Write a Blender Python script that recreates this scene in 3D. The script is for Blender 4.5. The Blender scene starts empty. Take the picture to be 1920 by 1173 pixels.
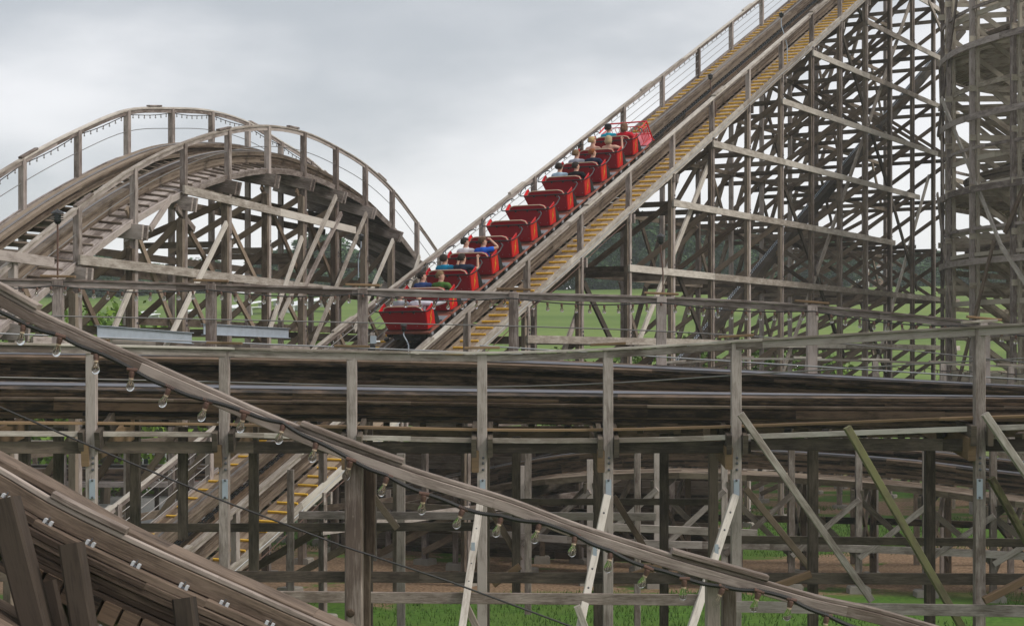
import bpy, math, random
from mathutils import Vector, Matrix
import numpy as np
random.seed(7)
R_ = math.radians
V = Vector
# ------------------------------------------------------------------ camera, light, exposure
H = 5.0          # eye height above the near ground
F = 3348.0       # focal length in photo pixels (1920 wide)
VH = 675.0       # photo row of the horizon
scene = bpy.context.scene
col = scene.collection
cam_d = bpy.data.cameras.new('camera'); cam = bpy.data.objects.new('camera', cam_d); col.objects.link(cam)
cam.location = (0, 0, H); cam.rotation_euler = (R_(90), 0, 0)
cam_d.sensor_width = 36; cam_d.lens = 36 * F / 1920
cam_d.shift_y = (VH - 586.5) / 1920; cam_d.clip_start = 0.1; cam_d.clip_end = 6000
scene.camera = cam
scene.cycles.volume_bounces = 2
scene.view_settings.view_transform = 'Standard'; scene.view_settings.look = 'None'
scene.view_settings.exposure = 0.40; scene.view_settings.gamma = 1
world = bpy.data.worlds.new('World'); scene.world = world; world.use_nodes = True
wn = world.node_tree.nodes; wl = world.node_tree.links
SUN_EL, SUN_AZ = R_(43), R_(112)      # azimuth clockwise from +Y
def build_world():
    for n in list(wn): wn.remove(n)
    out = wn.new('ShaderNodeOutputWorld')
    sky = wn.new('ShaderNodeTexSky'); sky.sky_type = 'NISHITA'; sky.sun_disc = False
    sky.sun_elevation = SUN_EL; sky.sun_rotation = SUN_AZ
    b1 = wn.new('ShaderNodeBackground'); b1.inputs[1].default_value = 0.03; sky.air_density = .6; sky.dust_density = 4
    wl.new(sky.outputs[0], b1.inputs[0])
    tc = wn.new('ShaderNodeTexCoord'); sep = wn.new('ShaderNodeSeparateXYZ'); wl.new(tc.outputs['Generated'], sep.inputs[0])
    def M(op, a, b=None, c=None, clamp=False):
        n = wn.new('ShaderNodeMath'); n.operation = op; n.use_clamp = clamp
        for i, v in enumerate((a, b, c)):
            if v is None: continue
            if isinstance(v, (int, float)): n.inputs[i].default_value = v
            else: wl.new(v, n.inputs[i])
        return n.outputs[0]
    mp = wn.new('ShaderNodeMapping'); mp.inputs['Scale'].default_value = (1.0, 1.0, 2.6); mp.inputs['Location'].default_value = (.33, .1, .05)
    wl.new(tc.outputs['Generated'], mp.inputs[0])
    nz = wn.new('ShaderNodeTexNoise'); nz.inputs['Scale'].default_value = 5.2; nz.inputs['Detail'].default_value = 7; nz.inputs['Roughness'].default_value = .52
    wl.new(mp.outputs[0], nz.inputs[0])
    x, y, z = sep.outputs
    # cloud deck: brighter break to the right of centre, grey-blue deck above it
    e = M('MULTIPLY', z, 13.0)
    xr = M('MULTIPLY', x, 3.4)
    a = M('SUBTRACT', M('ADD', 2.12, xr), e)
    a = M('ADD', a, M('MULTIPLY', M('SUBTRACT', nz.outputs[0], .5), 2.6))
    # a pale patch low at the far left
    dl = M('ADD', M('POWER', M('MULTIPLY', M('ADD', x, .26), 6.5), 2.0), M('POWER', M('MULTIPLY', M('SUBTRACT', z, .165), 15.0), 2.0))
    a = M('ADD', a, M('MULTIPLY', M('SUBTRACT', 1.0, dl, clamp=True), 1.1))
    sm = wn.new('ShaderNodeMapRange'); sm.interpolation_type = 'SMOOTHERSTEP'
    sm.inputs['From Min'].default_value = -.75; sm.inputs['From Max'].default_value = .95
    wl.new(a, sm.inputs[0])
    mix = wn.new('ShaderNodeMix'); mix.data_type = 'RGBA'
    mix.inputs[6].default_value = (.375, .388, .396, 1); mix.inputs[7].default_value = (.69, .68, .675, 1)
    wl.new(sm.outputs[0], mix.inputs[0])
    # overcast dome grows brighter overhead
    dome = wn.new('ShaderNodeMapRange'); dome.inputs['From Min'].default_value = .24; dome.inputs['From Max'].default_value = .8
    dome.inputs['To Min'].default_value = .96; dome.inputs['To Max'].default_value = 1.55
    wl.new(z, dome.inputs[0])
    b2 = wn.new('ShaderNodeBackground'); wl.new(mix.outputs[2], b2.inputs[0]); wl.new(dome.outputs[0], b2.inputs[1])
    ad = wn.new('ShaderNodeAddShader'); wl.new(b1.outputs[0], ad.inputs[0]); wl.new(b2.outputs[0], ad.inputs[1])
    wl.new(ad.outputs[0], out.inputs[0])
build_world()
sun_d = bpy.data.lights.new('sun', 'SUN'); sun_d.energy = 1.5; sun_d.angle = R_(10); sun_d.color = (1, .97, .92)
sun = bpy.data.objects.new('sun', sun_d); col.objects.link(sun)
sd = V((math.sin(SUN_AZ) * math.cos(SUN_EL), math.cos(SUN_AZ) * math.cos(SUN_EL), math.sin(SUN_EL)))
sun.rotation_euler = sd.to_track_quat('Z', 'Y').to_euler(); sun.location = (30, -10, 40)

# ------------------------------------------------------------------ materials
def newmat(name):
    m = bpy.data.materials.new(name); m.use_nodes = True
    nt = m.node_tree; b = nt.nodes['Principled BSDF']
    return m, nt, b
def wood(name, base, dark, var=.5, rough=.85, moss=None, grain=1.0, streak=.5, bump=.25):
    m, nt, b = newmat(name); N = nt.nodes; L = nt.links
    uv = N.new('ShaderNodeUVMap'); at = N.new('ShaderNodeAttribute'); at.attribute_name = 'tint'
    cb = N.new('ShaderNodeCombineXYZ'); L.new(at.outputs['Fac'], cb.inputs[2])
    ml = N.new('ShaderNodeVectorMath'); ml.operation = 'MULTIPLY'; ml.inputs[1].default_value = (0, 0, 37.0); L.new(cb.outputs[0], ml.inputs[0])
    ad = N.new('ShaderNodeVectorMath'); L.new(uv.outputs[0], ad.inputs[0]); L.new(ml.outputs[0], ad.inputs[1])
    mp = N.new('ShaderNodeMapping'); mp.inputs['Scale'].default_value = (3.2 * grain, 48 * grain, 1); L.new(ad.outputs[0], mp.inputs[0])
    n1 = N.new('ShaderNodeTexNoise'); n1.inputs['Scale'].default_value = 1.0; n1.inputs['Detail'].default_value = 6; n1.inputs['Roughness'].default_value = .62; n1.inputs['Distortion'].default_value = 1.3; L.new(mp.outputs[0], n1.inputs[0])
    mp2 = N.new('ShaderNodeMapping'); mp2.inputs['Scale'].default_value = (2.6, 7, 1); L.new(ad.outputs[0], mp2.inputs[0])
    n2 = N.new('ShaderNodeTexNoise'); n2.inputs['Scale'].default_value = 1.0; n2.inputs['Detail'].default_value = 5; n2.inputs['Roughness'].default_value = .65; L.new(mp2.outputs[0], n2.inputs[0])
    def mr(src, a, b_, c, d):
        q = N.new('ShaderNodeMapRange'); q.inputs[1].default_value = a; q.inputs[2].default_value = b_; q.inputs[3].default_value = c; q.inputs[4].default_value = d; L.new(src, q.inputs[0]); return q.outputs[0]
    def mth(op, a, b_):
        q = N.new('ShaderNodeMath'); q.operation = op
        for i, v in enumerate((a, b_)):
            if isinstance(v, (int, float)): q.inputs[i].default_value = v
            else: L.new(v, q.inputs[i])
        return q.outputs[0]
    mx = N.new('ShaderNodeMix'); mx.data_type = 'RGBA'; mx.inputs[6].default_value = (*dark, 1); mx.inputs[7].default_value = (*base, 1)
    f = mth('ADD', mr(n1.outputs[0], .3, .7, -streak * .5, streak * .5), mr(n2.outputs[0], .3, .7, .5 - var * .8, .5 + var * .8))
    f = mth('ADD', f, mr(at.outputs['Fac'], 0, 1, -.5, .5)); L.new(f, mx.inputs[0])
    cur = mx.outputs[2]
    if moss:
        m2 = N.new('ShaderNodeMix'); m2.data_type = 'RGBA'; m2.inputs[7].default_value = (*moss, 1); L.new(cur, m2.inputs[6])
        L.new(mr(n2.outputs[0], .42, .62, 0, .8), m2.inputs[0]); cur = m2.outputs[2]
    L.new(cur, b.inputs['Base Color']); b.inputs['Roughness'].default_value = rough
    b.inputs['Specular IOR Level'].default_value = .25
    bp = N.new('ShaderNodeBump'); bp.inputs['Strength'].default_value = bump; bp.inputs['Distance'].default_value = .004; L.new(n1.outputs[0], bp.inputs['Height']); L.new(bp.outputs[0], b.inputs['Normal'])
    return m
def plain(name, c, rough=.5, metal=0, spec=.5, var=0.0, scale=6.0, coat=0):
    m, nt, b = newmat(name); N = nt.nodes; L = nt.links
    b.inputs['Base Color'].default_value = (*c, 1); b.inputs['Roughness'].default_value = rough; b.inputs['Metallic'].default_value = metal
    b.inputs['Specular IOR Level'].default_value = spec; b.inputs['Coat Weight'].default_value = coat
    tc = N.new('ShaderNodeTexCoord'); n = N.new('ShaderNodeTexNoise'); n.inputs['Scale'].default_value = scale; n.inputs['Detail'].default_value = 5; L.new(tc.outputs['Object'], n.inputs[0])
    mx = N.new('ShaderNodeMix'); mx.data_type = 'RGBA'; v = var if var else .12
    mx.inputs[6].default_value = tuple(x * (1 - v) for x in c) + (1,); mx.inputs[7].default_value = tuple(min(1, x * (1 + v)) for x in c) + (1,)
    L.new(n.outputs[0], mx.inputs[0]); L.new(mx.outputs[2], b.inputs['Base Color'])
    q = N.new('ShaderNodeMapRange'); q.inputs[3].default_value = max(0.02, rough - .1); q.inputs[4].default_value = min(1, rough + .12); L.new(n.outputs[0], q.inputs[0]); L.new(q.outputs[0], b.inputs['Roughness'])
    return m
MT = {}
MT['grey'] = wood('weathered_grey_wood', (.365, .312, .282), (.115, .087, .072), var=.6, streak=.75)
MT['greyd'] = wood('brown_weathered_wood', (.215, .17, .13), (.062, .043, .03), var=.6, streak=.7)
MT['light'] = wood('bleached_wood', (.50, .455, .40), (.20, .165, .135), var=.45, streak=.7)
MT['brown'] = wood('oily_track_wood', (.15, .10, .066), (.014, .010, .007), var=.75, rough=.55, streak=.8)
MT['stack'] = wood('laminated_track_wood', (.23, .18, .135), (.075, .05, .034), var=.5)
MT['warm'] = wood('fresh_brown_board', (.24, .155, .085), (.11, .07, .04), var=.3)
MT['brace'] = wood('brown_brace_wood', (.24, .18, .13), (.09, .06, .04))
MT['moss'] = wood('mossy_wood', (.15, .13, .075), (.06, .048, .028), moss=(.18, .18, .075))
MT['shade'] = wood('painted_shade_wood', (.125, .098, .074), (.034, .025, .018), var=.6, streak=.7)  # shade of the deck above is put into this darker timber colour
MT['liftwalk'] = wood('worn_walkway_boards', (.33, .25, .175), (.13, .085, .055))
MT['dark'] = wood('tarred_wood', (.10, .078, .058), (.04, .03, .022))
MT['helix'] = wood('old_helix_wood', (.47, .415, .34), (.20, .16, .12), moss=(.38, .34, .26))
MT['fore'] = wood('foreground_wood', (.35, .29, .25), (.12, .09, .072), grain=1.3, streak=.85, bump=.5, var=.5)
MT['foretrack'] = wood('foreground_track_wood', (.19, .138, .102), (.052, .035, .025), grain=1.3, streak=.85, bump=.5, var=.6)
MT['stub'] = wood('painted_shade_stub_wood', (.055, .04, .03), (.015, .011, .008), streak=.8)  # colour darkened to carry the shade the foreground stub posts stand in
MT['steel'] = plain('polished_rail_steel', (.24, .235, .255), .45, 1.0, var=.2)
MT['steel2'] = plain('dull_rail_steel', (.22, .20, .19), .5, .7, var=.3)
MT['galv'] = plain('galvanised_steel', (.36, .40, .45), .6, .4, var=.2)
MT['clipwhite'] = plain('pale_zinc_clip', (.55, .56, .58), .5, .2)
MT['conduit'] = plain('thin_grey_conduit', (.30, .30, .30), .5, .4)
MT['bolt'] = plain('dark_bolt_steel', (.12, .12, .13), .5, .7)
MT['black'] = plain('black_enamel', (.012, .012, .013), .35)
MT['rubber'] = plain('black_grease', (.02, .018, .016), .6)
MT['cable'] = plain('steel_cable', (.20, .19, .18), .5, .6)
MT['yellow'] = plain('yellow_step_paint', (.66, .38, .03), .7, var=.35, scale=7)
MT['red'] = plain('red_car_paint', (.58, .006, .010), .42, spec=.35, coat=.15, var=.12, scale=3)
MT['redd'] = plain('crimson_back_panel', (.31, .006, .016), .45, spec=.3, coat=.1, var=.15, scale=3)
MT['pink'] = plain('worn_pink_nose', (.62, .12, .15), .4)
MT['beige'] = plain('beige_piping', (.48, .36, .25), .6)
MT['carpet'] = plain('rust_red_tread', (.22, .07, .045), .85, var=.3)
MT['plate'] = plain('grey_floor_plate', (.30, .31, .34), .45, .3)
MT['bolt_yellow'] = plain('yellow_flash_paint', (.65, .36, .02), .5)
MT['rust'] = plain('rusty_socket', (.115, .062, .045), .75, .2, var=.4, scale=60)
MT['conc'] = plain('weathered_concrete', (.24, .215, .18), .9, var=.35)
MT['brick'] = plain('tan_brick_wall', (.36, .23, .17), .9)
MT['white'] = plain('white_paint', (.72, .73, .73), .6)
MT['roofg'] = plain('grey_roof', (.16, .17, .18), .8)
MT['winglass'] = plain('dark_window_glass', (.05, .06, .07), .1)
MT['maroon'] = plain('maroon_panel', (.10, .03, .035), .7)
MT['orange'] = plain('orange_fence_mesh', (.62, .09, .03), .7)
MT['trunk'] = plain('tree_bark', (.10, .075, .05), .95)
def glassmat():
    m, nt, b = newmat('clear_bulb_glass')
    b.inputs['Base Color'].default_value = (.95, .95, .93, 1); b.inputs['Roughness'].default_value = .03
    b.inputs['Transmission Weight'].default_value = 1.0; b.inputs['IOR'].default_value = 1.10
    return m
MT['glass'] = glassmat()
MT['frost'] = plain('small_bulb_glass', (.22, .22, .21), .15, spec=.8)
def leafmat(name, a, b_):
    m, nt, b = newmat(name); N = nt.nodes; L = nt.links
    g = N.new('ShaderNodeNewGeometry'); tc = N.new('ShaderNodeTexCoord')
    n = N.new('ShaderNodeTexNoise'); n.inputs['Scale'].default_value = .8; n.inputs['Detail'].default_value = 3; L.new(tc.outputs['Object'], n.inputs[0])
    s = N.new('ShaderNodeMath'); s.operation = 'ADD'; L.new(n.outputs[0], s.inputs[0])
    k = N.new('ShaderNodeMath'); k.operation = 'MULTIPLY_ADD'; k.inputs[1].default_value = .7; k.inputs[2].default_value = -.35; L.new(g.outputs['Random Per Island'], k.inputs[0]); L.new(k.outputs[0], s.inputs[1])
    mx = N.new('ShaderNodeMix'); mx.data_type = 'RGBA'; mx.inputs[6].default_value = (*a, 1); mx.inputs[7].default_value = (*b_, 1); L.new(s.outputs[0], mx.inputs[0])
    L.new(mx.outputs[2], b.inputs['Base Color']); b.inputs['Roughness'].default_value = .7; b.inputs['Specular IOR Level'].default_value = .2
    return m
MT['leaf'] = leafmat('tree_leaves', (.025, .05, .02), (.065, .12, .04))
MT['leafy'] = leafmat('bright_bush_leaves', (.06, .12, .015), (.17, .27, .03))
MT['blade'] = leafmat('grass_blades', (.035, .075, .012), (.10, .17, .03))
MT['skin'] = plain('skin', (.52, .30, .22), .6, spec=.3)

# ------------------------------------------------------------------ mesh collector
class MB:
    def __init__(s): s.v = []; s.f = []; s.uv = []; s.t = []
    def add(s, vs, fs, uvs, tint):
        o = len(s.v); s.v += [tuple(p) for p in vs]
        for f, u in zip(fs, uvs): s.f.append(tuple(i + o for i in f)); s.uv += u
        s.t += [tint] * len(vs)
    def merge(s, b):
        o = len(s.v); s.v += b.v; s.f += [tuple(i + o for i in f) for f in b.f]; s.uv += b.uv; s.t += b.t
    def build(s, name, mat, parent=None, smooth=False, origin=None):
        me = bpy.data.meshes.new(name)
        vs = s.v
        if origin is not None: vs = [(x - origin[0], y - origin[1], z - origin[2]) for x, y, z in vs]
        me.from_pydata(vs, [], s.f)
        u = me.uv_layers.new(name='UVMap'); u.data.foreach_set('uv', [c for p in s.uv for c in p])
        a = me.attributes.new('tint', 'FLOAT', 'POINT'); a.data.foreach_set('value', s.t)
        if smooth: me.polygons.foreach_set('use_smooth', [True] * len(me.polygons))
        m = MT[mat] if isinstance(mat, str) else mat
        me.materials.append(m); me.update()
        o = bpy.data.objects.new(name, me); col.objects.link(o)
        if parent: o.parent = parent
        if origin is not None: o.location = origin
        return o
def prof(w, h, ch):
    a, b = w / 2, h / 2
    if ch <= 0: return [(-a, -b), (a, -b), (a, b), (-a, b)]
    return [(-a + ch, -b), (a - ch, -b), (a, -b + ch), (a, b - ch), (a - ch, b), (-a + ch, b), (-a, b - ch), (-a, -b + ch)]
def sweep(mb, pts, lats, ups, w, h, ch=0.0, ox=0.0, oz=0.0, tint=None, caps=True):
    """rectangular section w (along lat) x h (along up) carried along a polyline"""
    if tint is None: tint = random.random()
    pr = prof(w, h, ch); n = len(pr); k = len(pts); vs = []
    L = [random.random() * 40]
    for i in range(1, k): L.append(L[-1] + (pts[i] - pts[i - 1]).length)
    for p, l, u in zip(pts, lats, ups):
        for a, b in pr: vs.append(p + l * (a + ox) + u * (b + oz))
    per = [0]
    for i in range(n):
        a = pr[i]; b = pr[(i + 1) % n]; per.append(per[-1] + math.hypot(a[0] - b[0], a[1] - b[1]))
    r = random.random() * 9
    fs = []; uvs = []
    for j in range(k - 1):
        for i in range(n):
            i2 = (i + 1) % n
            fs.append((j * n + i, j * n + i2, (j + 1) * n + i2, (j + 1) * n + i))
            uvs.append([(L[j], per[i] + r), (L[j], per[i + 1] + r), (L[j + 1], per[i + 1] + r), (L[j + 1], per[i] + r)])
    if caps:
        fs.append(tuple(range(n - 1, -1, -1))); uvs.append([(pr[i][0] * .3 + r, pr[i][1]) for i in range(n - 1, -1, -1)])
        fs.append(tuple((k - 1) * n + i for i in range(n))); uvs.append([(pr[i][0] * .3 + r, pr[i][1]) for i in range(n)])
    mb.add(vs, fs, uvs, tint)
def frame(d, up=V((0, 0, 1))):
    d = d.normalized()
    if abs(d.dot(up)) > .985: up = V((0, -1, 0))
    l = d.cross(up).normalized(); return l, l.cross(d).normalized()
def beam(mb, a, b, w, h, ch=0.0, up=None, tint=None):
    a = V(a); b = V(b); l, u = frame(b - a, V(up) if up else V((0, 0, 1)))
    sweep(mb, [a, b], [l, l], [u, u], w, h, ch, tint=tint)
def tube(mb, pts, r, n=6, tint=.5):
    pts = [V(p) for p in pts]; k = len(pts); vs = []; fs = []; uvs = []
    pu = None
    for i, p in enumerate(pts):
        d = (pts[min(i + 1, k - 1)] - pts[max(i - 1, 0)])
        l, u = frame(d)
        rr = r[i] if isinstance(r, (list, tuple)) else r
        if pu is not None and abs(u.dot(pu)) < .3: u, l = l, u
        pu = u
        for j in range(n):
            a = 2 * math.pi * j / n; vs.append(p + l * (rr * math.cos(a)) + u * (rr * math.sin(a)))
    for i in range(k - 1):
        for j in range(n):
            j2 = (j + 1) % n; fs.append((i * n + j, i * n + j2, (i + 1) * n + j2, (i + 1) * n + j)); uvs.append([(0, 0), (0, .1), (.1, .1), (.1, 0)])
    fs.append(tuple(range(n - 1, -1, -1))); uvs.append([(0, 0)] * n)
    fs.append(tuple((k - 1) * n + j for j in range(n))); uvs.append([(0, 0)] * n)
    mb.add(vs, fs, uvs, tint)
def lathe(mb, prof_, o, axis=V((0, 0, 1)), n=12, tint=.5):
    """prof_: list of (radius, height) along axis from o"""
    axis = axis.normalized(); l, u = frame(axis, V((0, 1, 0)) if abs(axis.y) < .9 else V((1, 0, 0)))
    o = V(o); vs = []; fs = []; uvs = []
    for r, h in prof_:
        for j in range(n):
            a = 2 * math.pi * j / n; vs.append(o + axis * h + l * (r * math.cos(a)) + u * (r * math.sin(a)))
    for i in range(len(prof_) - 1):
        for j in range(n):
            j2 = (j + 1) % n; fs.append((i * n + j, i * n + j2, (i + 1) * n + j2, (i + 1) * n + j)); uvs.append([(j * .02, i * .02)] * 4)
    fs.append(tuple(range(n - 1, -1, -1))); uvs.append([(0, 0)] * n)
    fs.append(tuple((len(prof_) - 1) * n + j for j in range(n))); uvs.append([(0, 0)] * n)
    mb.add(vs, fs, uvs, tint)
def box(mb, c, sx, sy, sz, ch=0.0, tint=None, rz=0.0):
    c = V(c); d = V((-math.sin(rz), math.cos(rz), 0)); l = V((math.cos(rz), math.sin(rz), 0)); u = V((0, 0, 1))
    sweep(mb, [c - d * sy / 2, c + d * sy / 2], [l, l], [u, u], sx, sz, ch, tint=tint)
def poly(mb, pts, th, nrm, tint=.5):
    """flat outline extruded by th along nrm"""
    nrm = V(nrm).normalized() * th; n = len(pts); vs = [V(p) for p in pts] + [V(p) + nrm for p in pts]
    fs = [tuple(range(n - 1, -1, -1)), tuple(range(n, 2 * n))] + [(i, (i + 1) % n, n + (i + 1) % n, n + i) for i in range(n)]
    mb.add(vs, fs, [[(vs[i].x, vs[i].z) for i in f] for f in fs], tint)
def W(u, v, Y): return V(((u - 960) / F * Y, Y, H - (v - VH) / F * Y))
def empty(name, loc, label, cat, group=None, rz=0):
    o = bpy.data.objects.new(name, None); col.objects.link(o); o.location = loc; o.rotation_euler = (0, 0, rz); o.empty_display_size = .3
    return tag(o, label, cat, group)
def tag(o, label, cat, group=None):
    o['label'] = label; o['category'] = cat
    if group: o['group'] = group
    return o
class Thing:
    """a wooden structure: members gathered kind by kind, each member its own part"""
    def __init__(s, name, loc, label, cat, group=None):
        s.loc = V(loc); s.root = empty(name, loc, label, cat, group); s.parts = {}
    def part(s, kind, mat, smooth=False):
        mb = MB(); s.parts.setdefault(kind, []).append((mb, mat, smooth)); return mb
    def beam(s, kind, mat, a, b, w, h, ch=0.0, up=None): m = s.part(kind, mat); beam(m, a, b, w, h, ch, up); return m
    def _size(s, mb):
        us = []; vs = []
        for x, y, z in mb.v[::max(1, len(mb.v) // 40)]:
            if y > 1: us.append(960 + F * x / y); vs.append(VH + F * (H - z) / y)
        if not us: return 0
        a = min(max(us), 1920) - max(min(us), 0); b = min(max(vs), 1173) - max(min(vs), 0)
        if a <= 0 or b <= 0: return 0
        return math.hypot(a, b) / max(5, mb.v[0][1])
    def finish(s):
        for kind, lst in s.parts.items():
            lst = [q for q in lst if q[0].v]
            if len(lst) > 100:
                lst.sort(key=lambda q: -s._size(q[0]))
                rest = lst[99:]; lst = lst[:99]
                big = MB()
                for q in rest: big.merge(q[0])
                o = big.build(kind, rest[0][1], None, rest[0][2], origin=s.loc); o.parent = s.root; o.location = (0, 0, 0); o['kind'] = 'stuff'
            for mb, mat, sm in lst:
                o = mb.build(kind, mat, None, sm, origin=s.loc); o.parent = s.root; o.location = (0, 0, 0)
        return s.root
def boards(thing, kind, mat, pts, lats, ups, w, h, ch=0, ox=0, oz=0, every=8, jit=.004, one=True, mb=None):
    """a long timber made of butted boards laid along a polyline; one part"""
    m = mb if mb is not None else thing.part(kind, mat)
    i = -random.randrange(max(1, every - 1)) if every < len(pts) else 0
    while i < len(pts) - 1:
        a = max(i, 0); b = min(i + every, len(pts) - 1)
        if b > a: sweep(m, pts[a:b + 1], lats[a:b + 1], ups[a:b + 1], w, h, ch, ox + random.uniform(-jit, jit), oz + random.uniform(-jit, jit))
        i += every
    return m
def frames(A, B):
    n = len(A); lats = []; ups = []
    for i in range(n):
        t = (A[min(i + 1, n - 1)] - A[max(i - 1, 0)]).normalized(); l = (B[i] - A[i]).normalized()
        u = l.cross(t).normalized()
        if u.z < 0: u = -u
        lats.append(l); ups.append(u)
    return lats, ups
def resample(P, step):
    P = [V(p) for p in P]; d = [0]
    for a, b in zip(P, P[1:]): d.append(d[-1] + (b - a).length)
    n = max(2, int(d[-1] / step) + 1); t = np.linspace(0, d[-1], n)
    return [V((float(np.interp(x, d, [p[k] for p in P])) for k in range(3))) for x in t]
def smooth_interp(xs, ys, x):
    """Catmull-Rom through table"""
    i = int(np.searchsorted(xs, x) - 1); i = max(0, min(i, len(xs) - 2))
    def g(k): k = max(0, min(k, len(xs) - 1)); return ys[k]
    t = (x - xs[i]) / (xs[i + 1] - xs[i]); h = xs[i + 1] - xs[i]
    m0 = (g(i + 1) - g(i - 1)) / (xs[min(i + 1, len(xs) - 1)] - xs[max(i - 1, 0)]) * h
    m1 = (g(i + 2) - g(i)) / (xs[min(i + 2, len(xs) - 1)] - xs[i]) * h
    return (2 * t**3 - 3 * t**2 + 1) * g(i) + (t**3 - 2 * t**2 + t) * m0 + (-2 * t**3 + 3 * t**2) * g(i + 1) + (t**3 - t**2) * m1

def track(T, A, B, gauge=1.2, hr=.26, matstack='stack', matwalk='grey', layers=6, tie_step=.5, ch=0, walk=(True, True), cleats=None, tie_full=3, tie_mat='greyd', lip=True, steel='steel2', sw=.06):
    """A: near edge walkway line, B: far edge; lists of Vectors of equal length. rails, ties, walk boards"""
    lats, ups = frames(A, B); n = len(A)
    Wd = [(B[i] - A[i]).length for i in range(n)]
    seg = (A[1] - A[0]).length; ev = max(2, int(4.3 / seg))
    for side in (-1, 1):
        C = [(A[i] + B[i]) / 2 + lats[i] * side * gauge / 2 for i in range(n)]
        m = T.part('rail', matstack)
        th = hr / layers
        for k in range(layers):
            w = .30 if k < 2 else (.20 if k % 2 else .185)
            if not lip and k < 2: w = .24
            boards(T, 'rail', matstack, C, lats, ups, w, th - .003, ch, oz=hr - th * (k + .5), ox=(-side * .03 if k < 2 else 0), every=ev, jit=.003, mb=m)
        boards(T, 'running_rail', steel, C, lats, ups, sw, .012, 0, oz=hr + .007, ox=-side * .05, every=ev * 2, jit=0)
    for side in (0, 1):
        if not walk[side]: continue
        for j in range(4 if cleats else 3):
            off = (.12 + j * .16) * (1 if side == 0 else -1)
            E = A if side == 0 else B
            boards(T, 'walk_board', matwalk, E, lats, ups, .15, .035, ch, ox=off, oz=-.02, every=ev)
        E = A if side == 0 else B
        boards(T, 'edge_board', matwalk, E, lats, ups, .04, .13, ch, ox=(-.0 if side == 0 else .0), oz=-.06, every=ev)
    # ties
    d = 0; k = 0
    for i in range(n - 1):
        L = (A[i + 1] - A[i]).length
        while d < L:
            t = d / L; a = A[i].lerp(A[i + 1], t); b = B[i].lerp(B[i + 1], t); u = ups[i]
            if k % tie_full == 0: p, q = 0.0, 1.0
            else: p, q = .2, .8
            T.beam('tie', tie_mat, a.lerp(b, p) - u * .09, a.lerp(b, q) - u * .09, .09, .09, 0, up=u)
            if cleats:
                for side in (0, 1):
                    if side in cleats[1] and k % 1 == 0:
                        a2 = a if side == 0 else b; s = 1 if side == 0 else -1
                        T.beam('step', cleats[0], a2 + lats[i] * s * .06 + u * .015, a2 + lats[i] * s * (.54 + random.uniform(-.02, .02)) + u * .02, .036, .045, 0, up=u)
            d += tie_step; k += 1
        d -= L
    return lats, ups
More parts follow.
